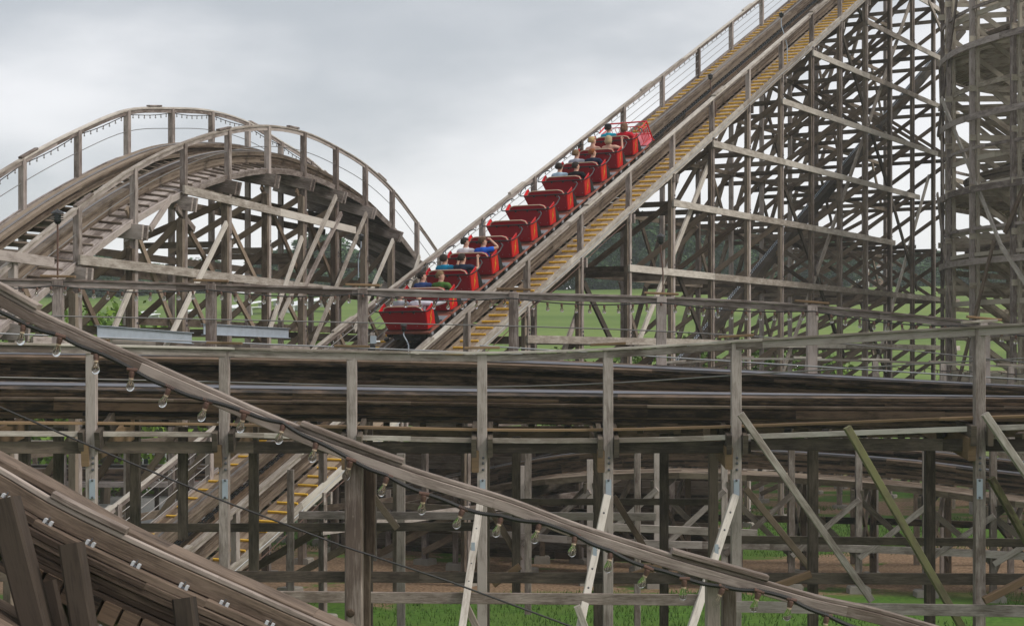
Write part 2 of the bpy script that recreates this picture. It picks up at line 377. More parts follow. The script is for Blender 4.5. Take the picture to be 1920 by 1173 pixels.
# ------------------------------------------------------------------ terrain
def gz(x, y):
    """ground height"""
    top = 13.6 + .010 * x * (1 if y > 120 else max(0, (y - 80) / 40)) 
    t = min(1, max(0, (y - 88) / 135.0)); t = t * t * (3 - 2 * t)
    far = min(1, max(0, (y - 330) / 300.0))
    return t * top * (1 - .35 * far) + .12 * math.sin(x * .31) * math.sin(y * .23) * (1 if y < 90 else .4) - .06
def build_ground():
    ys = list(np.arange(-20, 90, 2.0)) + list(np.arange(90, 330, 4.0)) + [340, 370, 400, 440]
    xs = [-420, -320, -230, -180] + list(np.arange(-140, 141, 4.0)) + [180, 230, 320, 420]
    vs = []; fs = []
    for y in ys:
        for x in xs: vs.append((x, y, gz(x, y)))
    n = len(xs)
    for j in range(len(ys) - 1):
        for i in range(n - 1): fs.append((j * n + i, j * n + i + 1, (j + 1) * n + i + 1, (j + 1) * n + i))
    me = bpy.data.meshes.new('ground'); me.from_pydata(vs, [], fs); me.polygons.foreach_set('use_smooth', [True] * len(fs))
    m, nt, b = newmat('lawn_dirt_and_field'); N = nt.nodes; L = nt.links
    g = N.new('ShaderNodeNewGeometry'); sep = N.new('ShaderNodeSeparateXYZ'); L.new(g.outputs['Position'], sep.inputs[0])
    def nz(s, d=5, r=.55, vec=None):
        q = N.new('ShaderNodeTexNoise'); q.inputs['Scale'].default_value = s; q.inputs['Detail'].default_value = d; q.inputs['Roughness'].default_value = r
        L.new(vec if vec else g.outputs['Position'], q.inputs[0]); return q.outputs[0]
    def mix(f, a, b_):
        q = N.new('ShaderNodeMix'); q.data_type = 'RGBA'; L.new(f, q.inputs[0])
        for s, v in ((6, a), (7, b_)):
            if isinstance(v, tuple): q.inputs[s].default_value = (*v, 1)
            else: L.new(v, q.inputs[s])
        return q.outputs[2]
    def mr(src, a, b_, c=0, d=1):
        q = N.new('ShaderNodeMapRange'); q.interpolation_type = 'SMOOTHSTEP'
        for i, v in enumerate((a, b_, c, d)): q.inputs[i + 1].default_value = v
        L.new(src, q.inputs[0]); return q.outputs[0]
    lawn = mix(mr(nz(9), .3, .7), (.036, .085, .012), (.088, .17, .024))
    lawn = mix(mr(nz(.7), .35, .65), lawn, (.075, .13, .022))
    dirt = mix(mr(nz(14), .3, .7), (.12, .075, .045), (.30, .20, .125))
    mp = N.new('ShaderNodeMapping'); mp.inputs['Scale'].default_value = (.10, .26, 1); mp.inputs['Location'].default_value = (2.3, .9, 0); L.new(g.outputs['Position'], mp.inputs[0])
    dm = N.new('ShaderNodeMath'); dm.operation = 'MULTIPLY'; L.new(mr(nz(1.0, 6, .6, mp.outputs[0]), .47, .54), dm.inputs[0]); L.new(mr(sep.outputs[1], 37.5, 39.5), dm.inputs[1])
    band = N.new('ShaderNodeMath'); band.operation = 'MULTIPLY'; wob = N.new('ShaderNodeMath'); wob.operation = 'MULTIPLY_ADD'; wob.inputs[1].default_value = 15.0; L.new(nz(.5, 6, .65), wob.inputs[0]); L.new(sep.outputs[1], wob.inputs[2])
    L.new(mr(wob.outputs[0], 46.2, 47.2), band.inputs[0]); L.new(mr(wob.outputs[0], 54.0, 53.0), band.inputs[1])
    dmx = N.new('ShaderNodeMath'); dmx.operation = 'MAXIMUM'; L.new(dm.outputs[0], dmx.inputs[0]); L.new(band.outputs[0], dmx.inputs[1])
    near = mix(dmx.outputs[0], lawn, dirt)
    mp2 = N.new('ShaderNodeMapping'); mp2.inputs['Scale'].default_value = (.012, .05, 1); mp2.inputs['Rotation'].default_value = (0, 0, .25); L.new(g.outputs['Position'], mp2.inputs[0])
    field = mix(mr(nz(1.0, 6, .6, mp2.outputs[0]), .3, .7), (.085, .135, .03), (.165, .215, .055))
    field = mix(mr(nz(1.5, 4), .3, .75, 0, .5), field, (.10, .16, .035))
    gravel = mix(mr(nz(30), .3, .7), (.13, .125, .12), (.30, .29, .28))
    # gravel round the shed on the left
    a1 = mr(sep.outputs[0], -6, -8); a2 = mr(sep.outputs[1], 46, 50)
    mu = N.new('ShaderNodeMath'); mu.operation = 'MULTIPLY'; L.new(a1, mu.inputs[0]); L.new(a2, mu.inputs[1])
    a3 = mr(sep.outputs[1], 86, 80); mu2 = N.new('ShaderNodeMath'); mu2.operation = 'MULTIPLY'; L.new(mu.outputs[0], mu2.inputs[0]); L.new(a3, mu2.inputs[1])
    near = mix(mu2.outputs[0], near, gravel)
    c = mix(mr(sep.outputs[1], 84, 100), near, field)
    L.new(c, b.inputs['Base Color']); b.inputs['Roughness'].default_value = .95; b.inputs['Specular IOR Level'].default_value = .1
    me.materials.append(m); o = bpy.data.objects.new('ground', me); col.objects.link(o); o['kind'] = 'structure'
build_ground()

# ------------------------------------------------------------------ lift hill
TH = math.atan(1929 / F)
LF = V((math.sin(TH), math.cos(TH), 0)); LR = V((math.cos(TH), -math.sin(TH), 0))
LS = 2.742
LW = 2.88
def LP(s, lat, dz): 
    p = V((-2.142, 44, H + 2.43)) + LF * (LS * s) + LR * lat; p.z += 1.297 * s + dz; return p
SL = math.atan(1.297 / LS)
def plane_hit(p0, d, u):
    """where the vertical plane through p0 along d is met by photo column u -> s"""
    k = (u - 960) / F     # x = k*y
    return (k * p0.y - p0.x) / (d.x - k * d.y)
def lift_hill():
    T = Thing('lift_hill', (-4, 38, 0), 'tall straight wooden lift hill with yellow steps, carrying the red train up to the right', 'roller coaster')
    rp = V((-2.142, 44, 0)) + LR * LW
    s0, s1 = -5.05, 13.4
    ns = int((s1 - s0) * 4)
    ss = [s0 + (s1 - s0) * i / ns for i in range(ns + 1)]
    A = [LP(s, LW, -1.0) for s in ss]; B = [LP(s, 0, -1.0) for s in ss]
    up = (LF * -math.sin(SL) + V((0, 0, 1)) * math.cos(SL)); slope = (LF * math.cos(SL) + V((0, 0, 1)) * math.sin(SL))
    lats, ups = track(T, A, B, gauge=1.15, hr=.30, matstack='stack', matwalk='liftwalk', layers=7, tie_step=.36, cleats=('yellow', (0, 1)), tie_full=9, tie_mat='brown')
    # fascia boards along both outer edges
    boards(T, 'edge_board', 'light', A, lats, ups, .045, .22, ox=-.05, oz=-.05, every=8)
    boards(T, 'edge_board', 'grey', B, lats, ups, .045, .22, ox=.05, oz=-.05, every=8)
    boards(T, 'edge_board', 'light', B, lats, ups, .045, .14, ox=-.62, oz=.12, every=8)
    # handrails
    for lat, mt, w in ((LW, 'light', .14), (0, 'light', .09)):
        P = [LP(s, lat, 0) for s in ss]
        boards(T, 'handrail', mt, P, lats, ups, w, .045, .005, every=8)
        boards(T, 'handrail', 'grey', P, lats, ups, .05, .10, .004, ox=0.02, oz=-.075, every=8)
        k = -4.6 if lat else -4.2
        while k < s1:
            p = LP(k, lat, 0) + up * .045; L = .42
            m = T.part('splice_board', 'light'); beam(m, p - slope * L, p + slope * L, w, .045, .005, up=up); k += 2.93
    for k in (1, 2, 3, 4):
        T.part('guard_cable', 'cable'); tube(T.parts['guard_cable'][-1][0], [LP(s0, 0.03, -.22 * k), LP(s1, 0.03, -.22 * k)], .009, 5)
    for k, (a, b) in enumerate(((-4.9, 2), (-4.9, 10))):
        m = T.part('power_cable', 'conduit' if k else 'rust'); tube(m, [LP(s, LW + .10 + .04 * k, -1.0 - .22 * (1 - k) - .05 * abs(math.sin(s * 2.2))) for s in np.arange(a, b, .25)], .011, 5)
    # lift chain in its trough
    for off in (-.09, .09):
        m = T.part('chain_trough', 'brown')
        boards(T, 'x', 'brown', [(a + b) / 2 for a, b in zip(A, B)], lats, ups, .05, .12, ox=off, oz=.08, every=8, mb=m)
    m = T.part('lift_chain', 'black'); s = 2.85 * 1.0
    L = s0 * LS
    while L < s1 * LS:
        sA = L / LS
        c = LP(sA, LW / 2, -1.0) + up * .24
        for o in (-.035, .035): beam(m, c + LR * o - slope * .055, c + LR * o + slope * .055, .012, .035, up=up)
        beam(m, c - LR * .05 + slope * .08, c + LR * .05 + slope * .08, .02, .02)
        L += .16
    # bents
    lev = [H + .5 + 1.93 * k for k in range(-3, 8)]
    for k in range(-5, 14):
        for lat in (0, LW):
            top = LP(k, lat, .0 - (.02 if lat else .02)); p = LP(k, lat, 0); g = gz(p.x, p.y) - .2
            low = LP(k, lat, -1.35)
            if low.z < g + .1: g = g - 1
            m = T.part('post', 'grey'); beam(m, top, V((p.x, p.y, g)), .14, .12, .008, up=LF)
            if k > -3 and lat:
                q = p - LF * .135 if lat == 0 else p - LF * .135; 
                m = T.part('post', 'greyd'); beam(m, V((q.x, q.y, low.z + .1)) , V((q.x, q.y, g)), .10, .10, 0, up=LF)
            if g < low.z: 
                box(T.part('footing', 'conc'), (p.x, p.y, gz(p.x, p.y) + .03), .42, .42, .2, .03, rz=-TH)
        c0 = LP(k, -.12, -1.27); c1 = LP(k, LW + .12, -1.27)
        for o in (-.10, .13):
            m = T.part('cap_beam', 'grey'); beam(m, c0 + LF * o, c1 + LF * o, .06, .24, .006)
        zt = LP(k, 0, -1.45).z
        zs = [gz(c0.x, c0.y) + .3] + [z for z in lev if z < zt - .3 and z > .6]
        allz = []
        for i, z in enumerate(zs):
            a = LP(k, -.1, 0); b = LP(k, LW + .1, 0); a.z = b.z = z
            if i: T.beam('cross_beam', 'greyd', a + LF * .1, b + LF * .1, .05, .15)
            for lt in (LW,):
                for dz in (-.05, .05):
                    pb = LP(k, lt + .075, 0); pb.z = z + .17 + dz; lathe(T.part('bolt', 'bolt'), [(0, 0), (.026, 0), (.02, .02), (0, .024)], pb, LR, 6)
                    pb = LP(k, lt, 0) - LF * .062; pb.z = z + .17 + dz; lathe(T.part('bolt', 'bolt'), [(0, 0), (.026, 0), (.02, .02), (0, .024)], pb, -LF, 6)
            z2 = zs[i + 1] if i + 1 < len(zs) else zt
            if z2 - z > .8 and (i % 2 == 0 or z2 == zt or k > 8):
                a = LP(k, 0, 0); b = LP(k, LW, 0); a.z = z; b.z = z2
                T.beam('cross_brace', 'brace', a - LF * .1, b - LF * .1, .05, .155)
                if i % 3 == 1 and k > 6:
                    a.z, b.z = z2, z; T.beam('cross_brace', 'greyd', a + LF * .17, b + LF * .17, .05, .13)
        # outrigger frame on the far side of the tall part
        if k >= 6:
            wf = lambda z: max(0, (zt - .4 - z) / 3.2)
            g = gz(c0.x, c0.y) - .2; o0 = LP(k, -wf(g), 0); o1 = LP(k, -.05, -1.9)
            m = T.part('post', 'greyd'); beam(m, o1, V((o0.x, o0.y, g)), .13, .12, 0, up=LF)
            for i, z in enumerate(zs[1:]):
                if z > zt - 1.6: continue
                wx = wf(z); a = LP(k, -wx - .1, 0); b = LP(k, 0, 0); a.z = b.z = z
                T.beam('cross_beam', 'greyd', a + LF * .1, b + LF * .1, .05, .15)
                if z + 1.93 > zt or wx < .8: continue
                a = LP(k, -wx, 0); b = LP(k, 0, 0); a.z = z; b.z = z + 1.93
                T.beam('cross_brace', 'brace', a - LF * .1, b - LF * .1, .05, .15)
    # long level ledgers on the near and far faces
    for i, z in enumerate(lev):
        sstart = (z - (H + 2.43 - 1.3)) / 1.297
        st = max(-4, math.ceil(sstart))
        if st > 13: continue
        for lat, mt, o in ((LW, 'light', LR * .10), (0, 'greyd', -LR * .10), (0, 'greyd', LR * .1)):
            if lat == 0 and (o.x > 0) == (i % 2 == 1): continue
            P = [LP(s, lat, 0) for s in (st - .06, 13.2)]
            a, b = P; a.z = b.z = z; a += o; b += o
            if lat and i in (5, 6): b = LP(10.1 if i == 5 else 11.2, lat, 0) + o; b.z = z
            pts = resample([a, b], LS); l, u = frame(b - a)
            boards(T, 'ledger', mt if i > 2 or not lat else 'grey', pts, [l] * len(pts), [u] * len(pts), .05, .19 if lat else .14, .004, every=2, jit=.006)
    # long sway braces in the near face, placed where the photo shows them
    rplane = V((-2.142, 44, 0)) + LR * (LW + .02)
    def onR(u, v, off=.0):
        s = plane_hit(rplane, LF, u); p = rplane + LF * s + LR * off; p.z = H - (v - VH) / F * p.y; return p
    for (a, b, mt, off) in (((1713, 0), (1474, 694), 'light', -.10), ((1338, 300), (1196, 660), 'light', -.10), ((1583, 61), (1672, 359), 'dark', -.10),
                            ((1656, 300), (1724, 543), 'dark', -.10), ((1477, 353), (1588, 668), 'dark', -.10), ((1273, 503), (1324, 633), 'dark', -.10),
                            ((1101, 530), (1153, 640), 'dark', -.10), ((1750, 330), (1650, 690), 'light', -.18), ((1790, 60), (1700, -60), 'greyd', -.1),
                            ((1600, -40), (1636, 60), 'dark', -.2), ((1636, 600), (1690, 760), 'dark', -.18), ((1100, 560), (1050, 700), 'grey', -.12), ((1735, 0), (1790, 130), 'light', .12)):
        T.beam('sway_brace', mt, onR(*a, off), onR(*b, off), .06, .17, .004)
    # secondary longitudinal braces on the far face, repeated bay by bay
    for k in range(-2, 13, 2):
        zt = LP(k, 0, -1.5).z
        for j, z in enumerate(lev):
            if 1 < z < zt - 3.5 and (j + k // 2) % 2 == 0:
                a = LP(k, -.02, 0); b = LP(k + 1, -.02, 0); a.z = z + 3.8; b.z = z
                T.beam('sway_brace', 'greyd', a - LR * .1, b - LR * .1, .06, .15)
    # dark conveyor-like trough with its return chain, running parallel below the track
    a = LP(-1, 1.5, 0); b = LP(14, 1.5, 0)
    def onC(u, v): 
        p0 = V((-2.142, 44, 0)) + LR * 1.5; s = plane_hit(p0, LF, u); p = p0 + LF * s; p.z = H - (v - VH) / F * p.y; return p
    a = onC(1225, 745); b = onC(1752, 117)
    l, u = frame(b - a); b = b + (b - a) * .15
    m = T.part('return_chain_trough', 'dark'); sweep(m, [a, b], [l, l], [u, u], .34, .30)
    m = T.part('return_chain', 'galv'); d = (b - a).normalized(); L = 0
    while L < (b - a).length:
        c = a + d * L + u * .17
        for o in (-.12, -.05): beam(m, c + l * o, c + l * o + d * .09, .02, .03, up=u)
        L += .15
    return T.finish()
lift = lift_hill()

# ------------------------------------------------------------------ camelback hill on the left
HF = V((.581, 2.178, 0)); HS = HF.length; HFn = HF.normalized(); HL = V((-HFn.y, HFn.x, 0))
HW = 2.45
hs = [-4, -3, -2, -1, 0, 1, 2, 3, 4, 5, 6, 7, 8, 9, 10, 11, 12.5]
hn = [-2.6, -1.0, .5, 1.75, 2.83, 3.79, 4.54, 5.10, 5.47, 5.61, 5.51, 5.28, 4.82, 4.08, 3.25, 2.3, .7]
hf = [-2.5, -.8, .6, 1.95, 3.05, 4.04, 4.90, 5.62, 5.97, 6.21, 6.22, 5.99, 5.70, 5.16, 4.5, 3.6, 2.0]
def HP(s, t, dz):
    p = V((-8.03, 33, 0)) + HF * s + HL * (HW * t)
    p.z = H + smooth_interp(hs, hn, s) * (1 - t) + smooth_interp(hs, hf, s) * t + dz; return p
def camelback():
    T = Thing('camelback_hill', (-6, 42, 0), 'arched wooden camelback hill with handrails on both sides at the left of the lift hill', 'roller coaster')
    ss = [-3.4 + i * .2 for i in range(76)]
    A = [HP(s, 0, -1.0) for s in ss]; B = [HP(s, 1, -1.0) for s in ss]
    lats, ups = track(T, A, B, gauge=1.12, hr=.30, matstack='stack', matwalk='grey', layers=7, tie_step=.42, cleats=('greyd', (0,)), tie_full=3, tie_mat='greyd')
    for i in range(130):
        s = 5.2 + i * .045; T.beam('deck_plank', 'dark', HP(s, .04, -1.13), HP(s, .98, -1.13), .09, .035, 0, up=(0, -.2, 1))
    for t in (0, 1):
        P = [HP(s, t, 0) for s in ss]; e = [V((HL.x, HL.y, 0))] * len(P); u = [V((0, 0, 1))] * len(P)
        boards(T, 'handrail', 'light', P, lats, u, .09, .04, .004, every=9)
        boards(T, 'handrail', 'grey', P, lats, u, .045, .09, .003, oz=-.065, every=9)
        for k in ((.1, 2.9, 4.7, 7.6, -1.7, 10.2) if t == 0 else (-.2, 1.1, 3.6, 6.2, 8.6, -2.1)):
            a = HP(k - .14, t, .045); b = HP(k + .14, t, .045); T.beam('splice_board', 'grey', a, b, .09, .04, .004)
        m = T.part('guard_cable', 'cable'); tube(m, [HP(s, t, -.48) for s in ss], .009, 5)
    for k in range(-3, 12):
        for t in (0, 1):
            top = HP(k, t, -.02); g = gz(top.x, top.y) - .2
            T.beam('post', 'grey', top, V((top.x, top.y, g)), .13, .13, .008, up=HFn)
            if k > -2 and t == 0:
                q = top - HFn * .15; T.beam('post', 'greyd', V((q.x, q.y, HP(k, t, -1.6).z)), V((q.x, q.y, g)), .14, .12, 0, up=HFn)
            box(T.part('footing', 'conc'), (top.x, top.y, gz(top.x, top.y) + .03), .4, .4, .2, .03, rz=-.26)
        for o in (-.11, .11):
            a = HP(k, -.1, -1.26) + HFn * o; b = HP(k, 1.06, -1.26) + HFn * o; T.beam('cap_beam', 'grey', a, b, .07, .30, .006)
        base = H - 4.6
        zt = min(HP(k, 0, -1.6).z, HP(k, 1, -1.6).z); z = H + .62 - 1.95
        zs = [.4]
        while z < zt - .8: zs.append(z); z += 1.95
        for i, z in enumerate(zs):
            z2 = zs[i + 1] if i + 1 < len(zs) else zt
            a = HP(k, -.03, 0); b = HP(k, 1.03, 0); a.z = b.z = z
            if i: T.beam('cross_beam', 'greyd', a + HFn * .1, b + HFn * .1, .05, .14)
            for dz in (-.05, .05):
                pb = HP(k, 0, 0) - HL * .07; pb.z = z + .16 + dz; lathe(T.part('bolt', 'bolt'), [(0, 0), (.022, 0), (.018, .018), (0, .02)], pb, -HL, 6)
            if z2 - z > .8:
                a = HP(k, 0, 0); b = HP(k, 1, 0); a.z = z2; b.z = z
                T.beam('cross_brace', 'brace', b - HFn * .1, a - HFn * .1, .05, .14)
    # level ledgers on the near face
    npl = V((-8.03, 33, 0)) - HL * .1
    def on(u, v, off=0.0):
        s = plane_hit(npl, HFn, u); p = npl + HFn * s - HL * off; p.z = H - (v - VH) / F * p.y; return p
    for a, b, mt in (((148, 487), (668, 548), 'light'), ((344, 355), (666, 432), 'light'), ((60, 640), (900, 664), 'grey'), ((-60, 470), (100, 492), 'grey')):
        P = resample([on(*a), on(*b)], 2.25); l, u = frame(P[-1] - P[0])
        boards(T, 'ledger', mt, P, [l] * len(P), [u] * len(P), .05, .18, .004, every=2)
    for z, a, b in ((H + 1.95, 0.5, 10.5), (H + 3.75, 2.2, 8.6), (H + .1, -1, 11), (H + .9, 3, 11), (H - 1.9, -1, 11), (H - 3.6, -1, 11)):
        p = HP(a, 1.04, 0); q = HP(b, 1.04, 0); p.z = q.z = z; T.beam('ledger', 'greyd', p, q, .05, .18)
        if z > H + 1: 
            p = HP(a + 1, .97, 0); q = HP(b, .97, 0); p.z = q.z = z + .4; T.beam('ledger', 'greyd', p, q, .05, .16)
    # sway braces read off the photo, in the near face
    for a, b, mt, o in (((152, 500), (215, 645), 'brace', -.2), ((255, 390), (345, 620), 'brace', -.2), ((345, 385), (420, 520), 'brace', -.2), ((425, 372), (495, 525), 'brace', -.2), ((345, 205 + 160), (500, 640), 'brace', .1) if 0 else ((505, 350), (580, 525), 'brace', -.2),
                        ((570, 357), (640, 530), 'brace', -.2), ((340, 390), (372, 430), 'grey', -.1), ((420, 418), (300, 660), 'light', .06), ((562, 445), (500, 620), 'light', .06), ((626, 368), (520, 600), 'light', .06),
                        ((683, 400), (580, 650), 'light', .06), ((733, 450), (660, 620), 'light', .06), ((783, 480), (740, 610), 'light', .06), ((640, 400), (560, 560), 'grey', .0), ((450, 540), (510, 650), 'brace', -.2),
                        ((540, 540), (600, 660), 'brace', -.2), ((610, 540), (660, 650), 'brace', -.2), ((680, 540), (730, 650), 'brace', -.2), ((240, 540), (190, 660), 'light', .06), ((330, 370), (290, 430), 'grey', -.1), ((60, 530), (110, 650), 'brace', -.2), ((370, 540), (440, 700), 'brace', -.2)):
        T.beam('sway_brace', mt, on(*a, o), on(*b, o), .055, .13, .004)
    # galvanised joists spanning two bays
    for a, b in (((150, 608), (330, 622)), ((340, 605), (503, 614))):
        p, q = on(*a, .35 if a[0] < 200 else .5), on(*b, .35 if a[0] < 200 else .5); l, u = frame(q - p); m = T.part('steel_joist', 'galv')
        sweep(m, [p, q], [l, l], [u, u], .012, .21, oz=-.13)
        sweep(m, [p, q], [l, l], [u, u], .11, .012, oz=-.02)
        sweep(m, [p, q], [l, l], [u, u], .11, .012, oz=-.24)
    # dark sheathing under the banked far drop
    return T.finish()
camelback()

# ------------------------------------------------------------------ near curved track across the picture
def tb(xs, ys): return lambda x: float(smooth_interp(xs, ys, x))
n_Y = lambda u: 24.6 - ((u - 900) / 1000.0) ** 2 * 1.6
n_hr = tb([-400, 0, 422, 660, 903, 1140, 1380, 1835, 2300], [634, 641, 650, 656, 659, 652, 637, 610, 585])       # near handrail row
n_wk = tb([-400, 0, 422, 903, 1140, 1380, 1835, 2300], [786, 790, 793, 803, 803, 797, 780, 765])               # near walkway row
f_hr = tb([-400, 0, 109, 396, 680, 963, 1240, 1522, 1900, 2300], [510, 521, 523, 531, 539, 547, 555, 571, 607, 640])
f_wk = tb([-400, 0, 400, 900, 1200, 1500, 1900, 2300], [670, 672, 681, 691, 703, 716, 741, 752])
def nears(u): return W(u, n_wk(u), n_Y(u))
def fars(u): return W(u, f_wk(u), n_Y(u) + 2.75)
def near_track():
    T = Thing('curved_track', (0, 25, 0), 'dark banked wooden track running level across the whole picture before the lift hill', 'roller coaster')
    us = [-330 + 55 * i for i in range(47)]
    A = [nears(u) for u in us]
    # the far edge lies square across from the near edge
    B = []
    for i, a in enumerate(A):
        t = (A[min(i + 1, len(A) - 1)] - A[max(i - 1, 0)]); t.z = 0; t.normalize(); l = V((-t.y, t.x, 0)); 
        b = a + l * 2.75; ub = 960 + F * b.x / b.y; b.z = H - (f_wk(ub) - VH) / F * b.y; B.append(b)
    lats, ups = None, None
    n_rl = tb([-400, 0, 400, 900, 1400, 1900, 2300], [720, 722, 728, 735, 740, 744, 748]); f_rl = tb([-400, 0, 500, 900, 1400, 1900, 2300], [655, 660, 666, 674, 697, 723, 738])
    A2 = []; B2 = []; hrr = .44
    for i, a in enumerate(A):
        t = (A[min(i + 1, len(A) - 1)] - A[max(i - 1, 0)]); t.z = 0; t.normalize(); l = V((-t.y, t.x, 0)); c = a + l * .62; un = 960 + F * c.x / c.y; c.z = H - (n_rl(un) - VH) / F * c.y
        d = a + l * 1.85; un = 960 + F * d.x / d.y; d.z = H - (f_rl(un) - VH) / F * d.y; la = (d - c).normalized(); up_ = la.cross(t); up_ = up_ if up_.z > 0 else -up_
        A2.append(c - la * .5 - up_ * hrr); B2.append(d + la * .5 - up_ * hrr)
    gg = (B2[20] - A2[20]).length - 1.0
    lats, ups = track(T, A2, B2, gauge=gg, hr=hrr, matstack='brown', layers=9, tie_step=.5, ch=.004, tie_full=400, tie_mat='brown', steel='steel', sw=.10, walk=(False, False))
    uz = [V((0, 0, 1))] * len(A); hl = [V((l_.x, l_.y, 0)).normalized() for l_ in lats]
    boards(T, 'walk_board', 'warm', A, hl, uz, .16, .035, .004, ox=.08, oz=-.02, every=6); boards(T, 'walk_board', 'warm', A, hl, uz, .16, .035, .004, ox=.25, oz=-.022, every=6)
    boards(T, 'edge_board', 'light', A, hl, uz, .04, .07, .004, ox=-.0, oz=-.16, every=5)
    boards(T, 'walk_board', 'grey', B, hl, uz, .3, .035, .004, ox=-.2, oz=-.02, every=6)
    C = [(A2[i] + B2[i]) / 2 - lats[i] * (gg / 2 + .12) for i in range(len(A))]
    boards(T, 'rail_lip', 'stack', C, lats, ups, .05, .035, .003, oz=.31, ox=-.01, every=4, jit=.01)
    boards(T, 'rail_lip', 'brown', C, lats, ups, .035, .12, .003, oz=.20, ox=.0, every=5, jit=.008)
    lats = hl
    P = [W(u, n_hr(u), n_Y(u) - .06) for u in us]
    boards(T, 'handrail', 'light', P, lats, uz, .10, .035, .004, oz=-.02, every=6); boards(T, 'handrail', 'grey', P, lats, uz, .04, .095, .004, oz=-.085, ox=.01, every=6)
    Q = [W(u, f_hr(u), n_Y(u) + 2.75) for u in us]
    boards(T, 'handrail', 'grey', Q, lats, uz, .10, .035, .004, oz=-.02, every=6); boards(T, 'handrail', 'grey', Q, lats, uz, .04, .085, .004, oz=-.08, ox=.01, every=6)
    def lerpline(f, Yf, u): return W(u, f(u), Yf(u))
    # near posts with caps, rakers and plates
    posts = [-62, 172, 421, 660, 904, 1140, 1380, 1836]
    for u in posts:
        Y = n_Y(u); top = W(u, n_hr(u) + 2, Y); t = V((0, 1, 0))
        low = V((top.x, top.y, gz(top.x, top.y) - .2)) if u > 300 else V((top.x, top.y, 1.2))
        if u in (172, -62): low.z = H - (1000 - VH) / F * Y; 
        T.beam('post', 'grey', top, low, .135, .14, .006, up=t)
        a = W(u - 33, n_hr(u - 33) - 3, Y - .06); b = W(u + 33, n_hr(u + 33) - 3, Y - .06); a.z += .03; b.z += .03
        T.beam('splice_board', 'warm' if u < 1500 else 'light', a, b, .10, .035, .006)
        # bolts
        for v in (858, 868, 880): 
            c = W(u + 2, v, Y - .075); m = T.part('bolt', 'bolt'); lathe(m, [(.0, 0), (.02, .0), (.016, .018), (.0, .022)], c + V((0, .005, 0)), V((0, -1, 0)), 8)
        # steel side plate
        box(T.part('side_plate', 'galv'), W(u + 1, 916, Y - .076), .075, .012, .26)
        for v in (900, 932):
            lathe(T.part('bolt', 'bolt'), [(.0, 0), (.018, .0), (.014, .016), (0, .02)], W(u + 1, v, Y - .08), V((0, -1, 0)), 8)
        # cap beam pair running back under the track
        for o in (-.11, .11):
            a = W(u, n_wk(u) + 36, Y) + V((o, -.16, 0)); b = W(u, n_wk(u) + 36, Y) + V((o, 2.95, (fars(u).z - nears(u).z)))
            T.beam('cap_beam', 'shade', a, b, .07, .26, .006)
        a = W(u - 13, n_wk(u) + 62, Y - .12); b = a + V((0.02, 3.0, .25)); T.beam('cap_beam', 'warm', a, b, .10, .30, .008)
        # rear posts
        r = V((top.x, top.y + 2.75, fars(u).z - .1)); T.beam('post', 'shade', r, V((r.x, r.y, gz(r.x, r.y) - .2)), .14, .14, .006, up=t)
    # doubled lower legs and outward rakers
    for u, u2, v2 in ((904, 866, 1180), (1140, 1078, 1220), (1380, 1285, 1210)):
        Y = n_Y(u); a = W(u - 2, 930, Y - .15); b = W(u2, v2, Y - 1.5 + (0 if u < 1100 else .2)); T.beam('raker', 'light', a, b, .10, .12, .006, up=(0, 1, 0))
        d = (b - a).normalized(); n_ = V((0, -1, 0))
        for k in range(5):
            lathe(T.part('bolt', 'bolt'), [(.0, 0), (.018, .0), (.012, .016), (0, .02)], a + d * (.25 + .28 * k) + n_ * .06, V((0, -1, 0)), 8)
        box(T.part('side_plate', 'galv'), a + d * .9 + n_ * .062, .05, .01, .25)
    for a, b, mt, dy in (((1388, 775), (1634, 1125), 'light', -.12), ((1846, 775), (1990, 985), 'light', -.12), ((1588, 800), (1812, 1190), 'moss', -.3),
                         ((1398, 915), (1528, 1075), 'brace', 1.4), ((1150, 930), (1245, 1085), 'brace', 1.4), ((912, 940), (975, 1050), 'brace', 1.4), ((1858, 895), (1960, 1075), 'moss', 1.4), ((700, 930), (745, 990), 'brace', 1.4),
                         ((872, 1130), (905, 1200), 'light', -1.2), ((1082, 1135), (1110, 1210), 'light', -1.2), ((1520, 1075), (1450, 1100), 'warm', -.4), ((1240, 1060), (1150, 1090), 'warm', .5), ((975, 1060), (925, 1095), 'warm', .5), ((1925, 1085), (1845, 1125), 'warm', -.2)):
        um = (a[0] + b[0]) / 2; Y = n_Y(um) + dy; T.beam('raker' if mt == 'light' else 'brace', mt, W(*a, Y), W(*b, Y), .09, .12 if mt != 'moss' else .15, .006, up=(0, 1, 0))
    # intermediate posts that carry the ledgers
    for u, v0, v1, dy, w in ((343, 800, 1010, .35, .12), (968, 818, 1110, 1.3, .125), (1245, 812, 1300, 1.0, .12), (1524, 805, 1300, .55, .135), (545, 880, 1180, 4.2, .10), (752, 850, 1180, 4.0, .13), (1195, 845, 1180, 4.6, .10), (700, 860, 1050, 3, .1), (990, 845, 1150, 4.6, .11), (110, 800, 960, .9, .12)):
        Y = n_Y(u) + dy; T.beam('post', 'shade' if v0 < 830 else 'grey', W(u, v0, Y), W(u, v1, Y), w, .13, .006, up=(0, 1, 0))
    def led(u0, u1, v0, v1, dy, mt, h=.14, w=.05):
        P = resample([W(u, v0 + (v1 - v0) * (u - u0) / (u1 - u0), n_Y(u) + dy) for u in np.linspace(u0, u1, 16)], .6); l = []
        for i in range(len(P)): l.append(frame(P[min(i + 1, len(P) - 1)] - P[max(i - 1, 0)])[0])
        boards(T, 'ledger', mt, P, l, [V((0, 0, 1))] * len(P), w, h, .004, every=7)
    led(-150, 1408, 838, 838, .12, 'shade', .16); led(1408, 2050, 832, 834, .12, 'shade', .16)
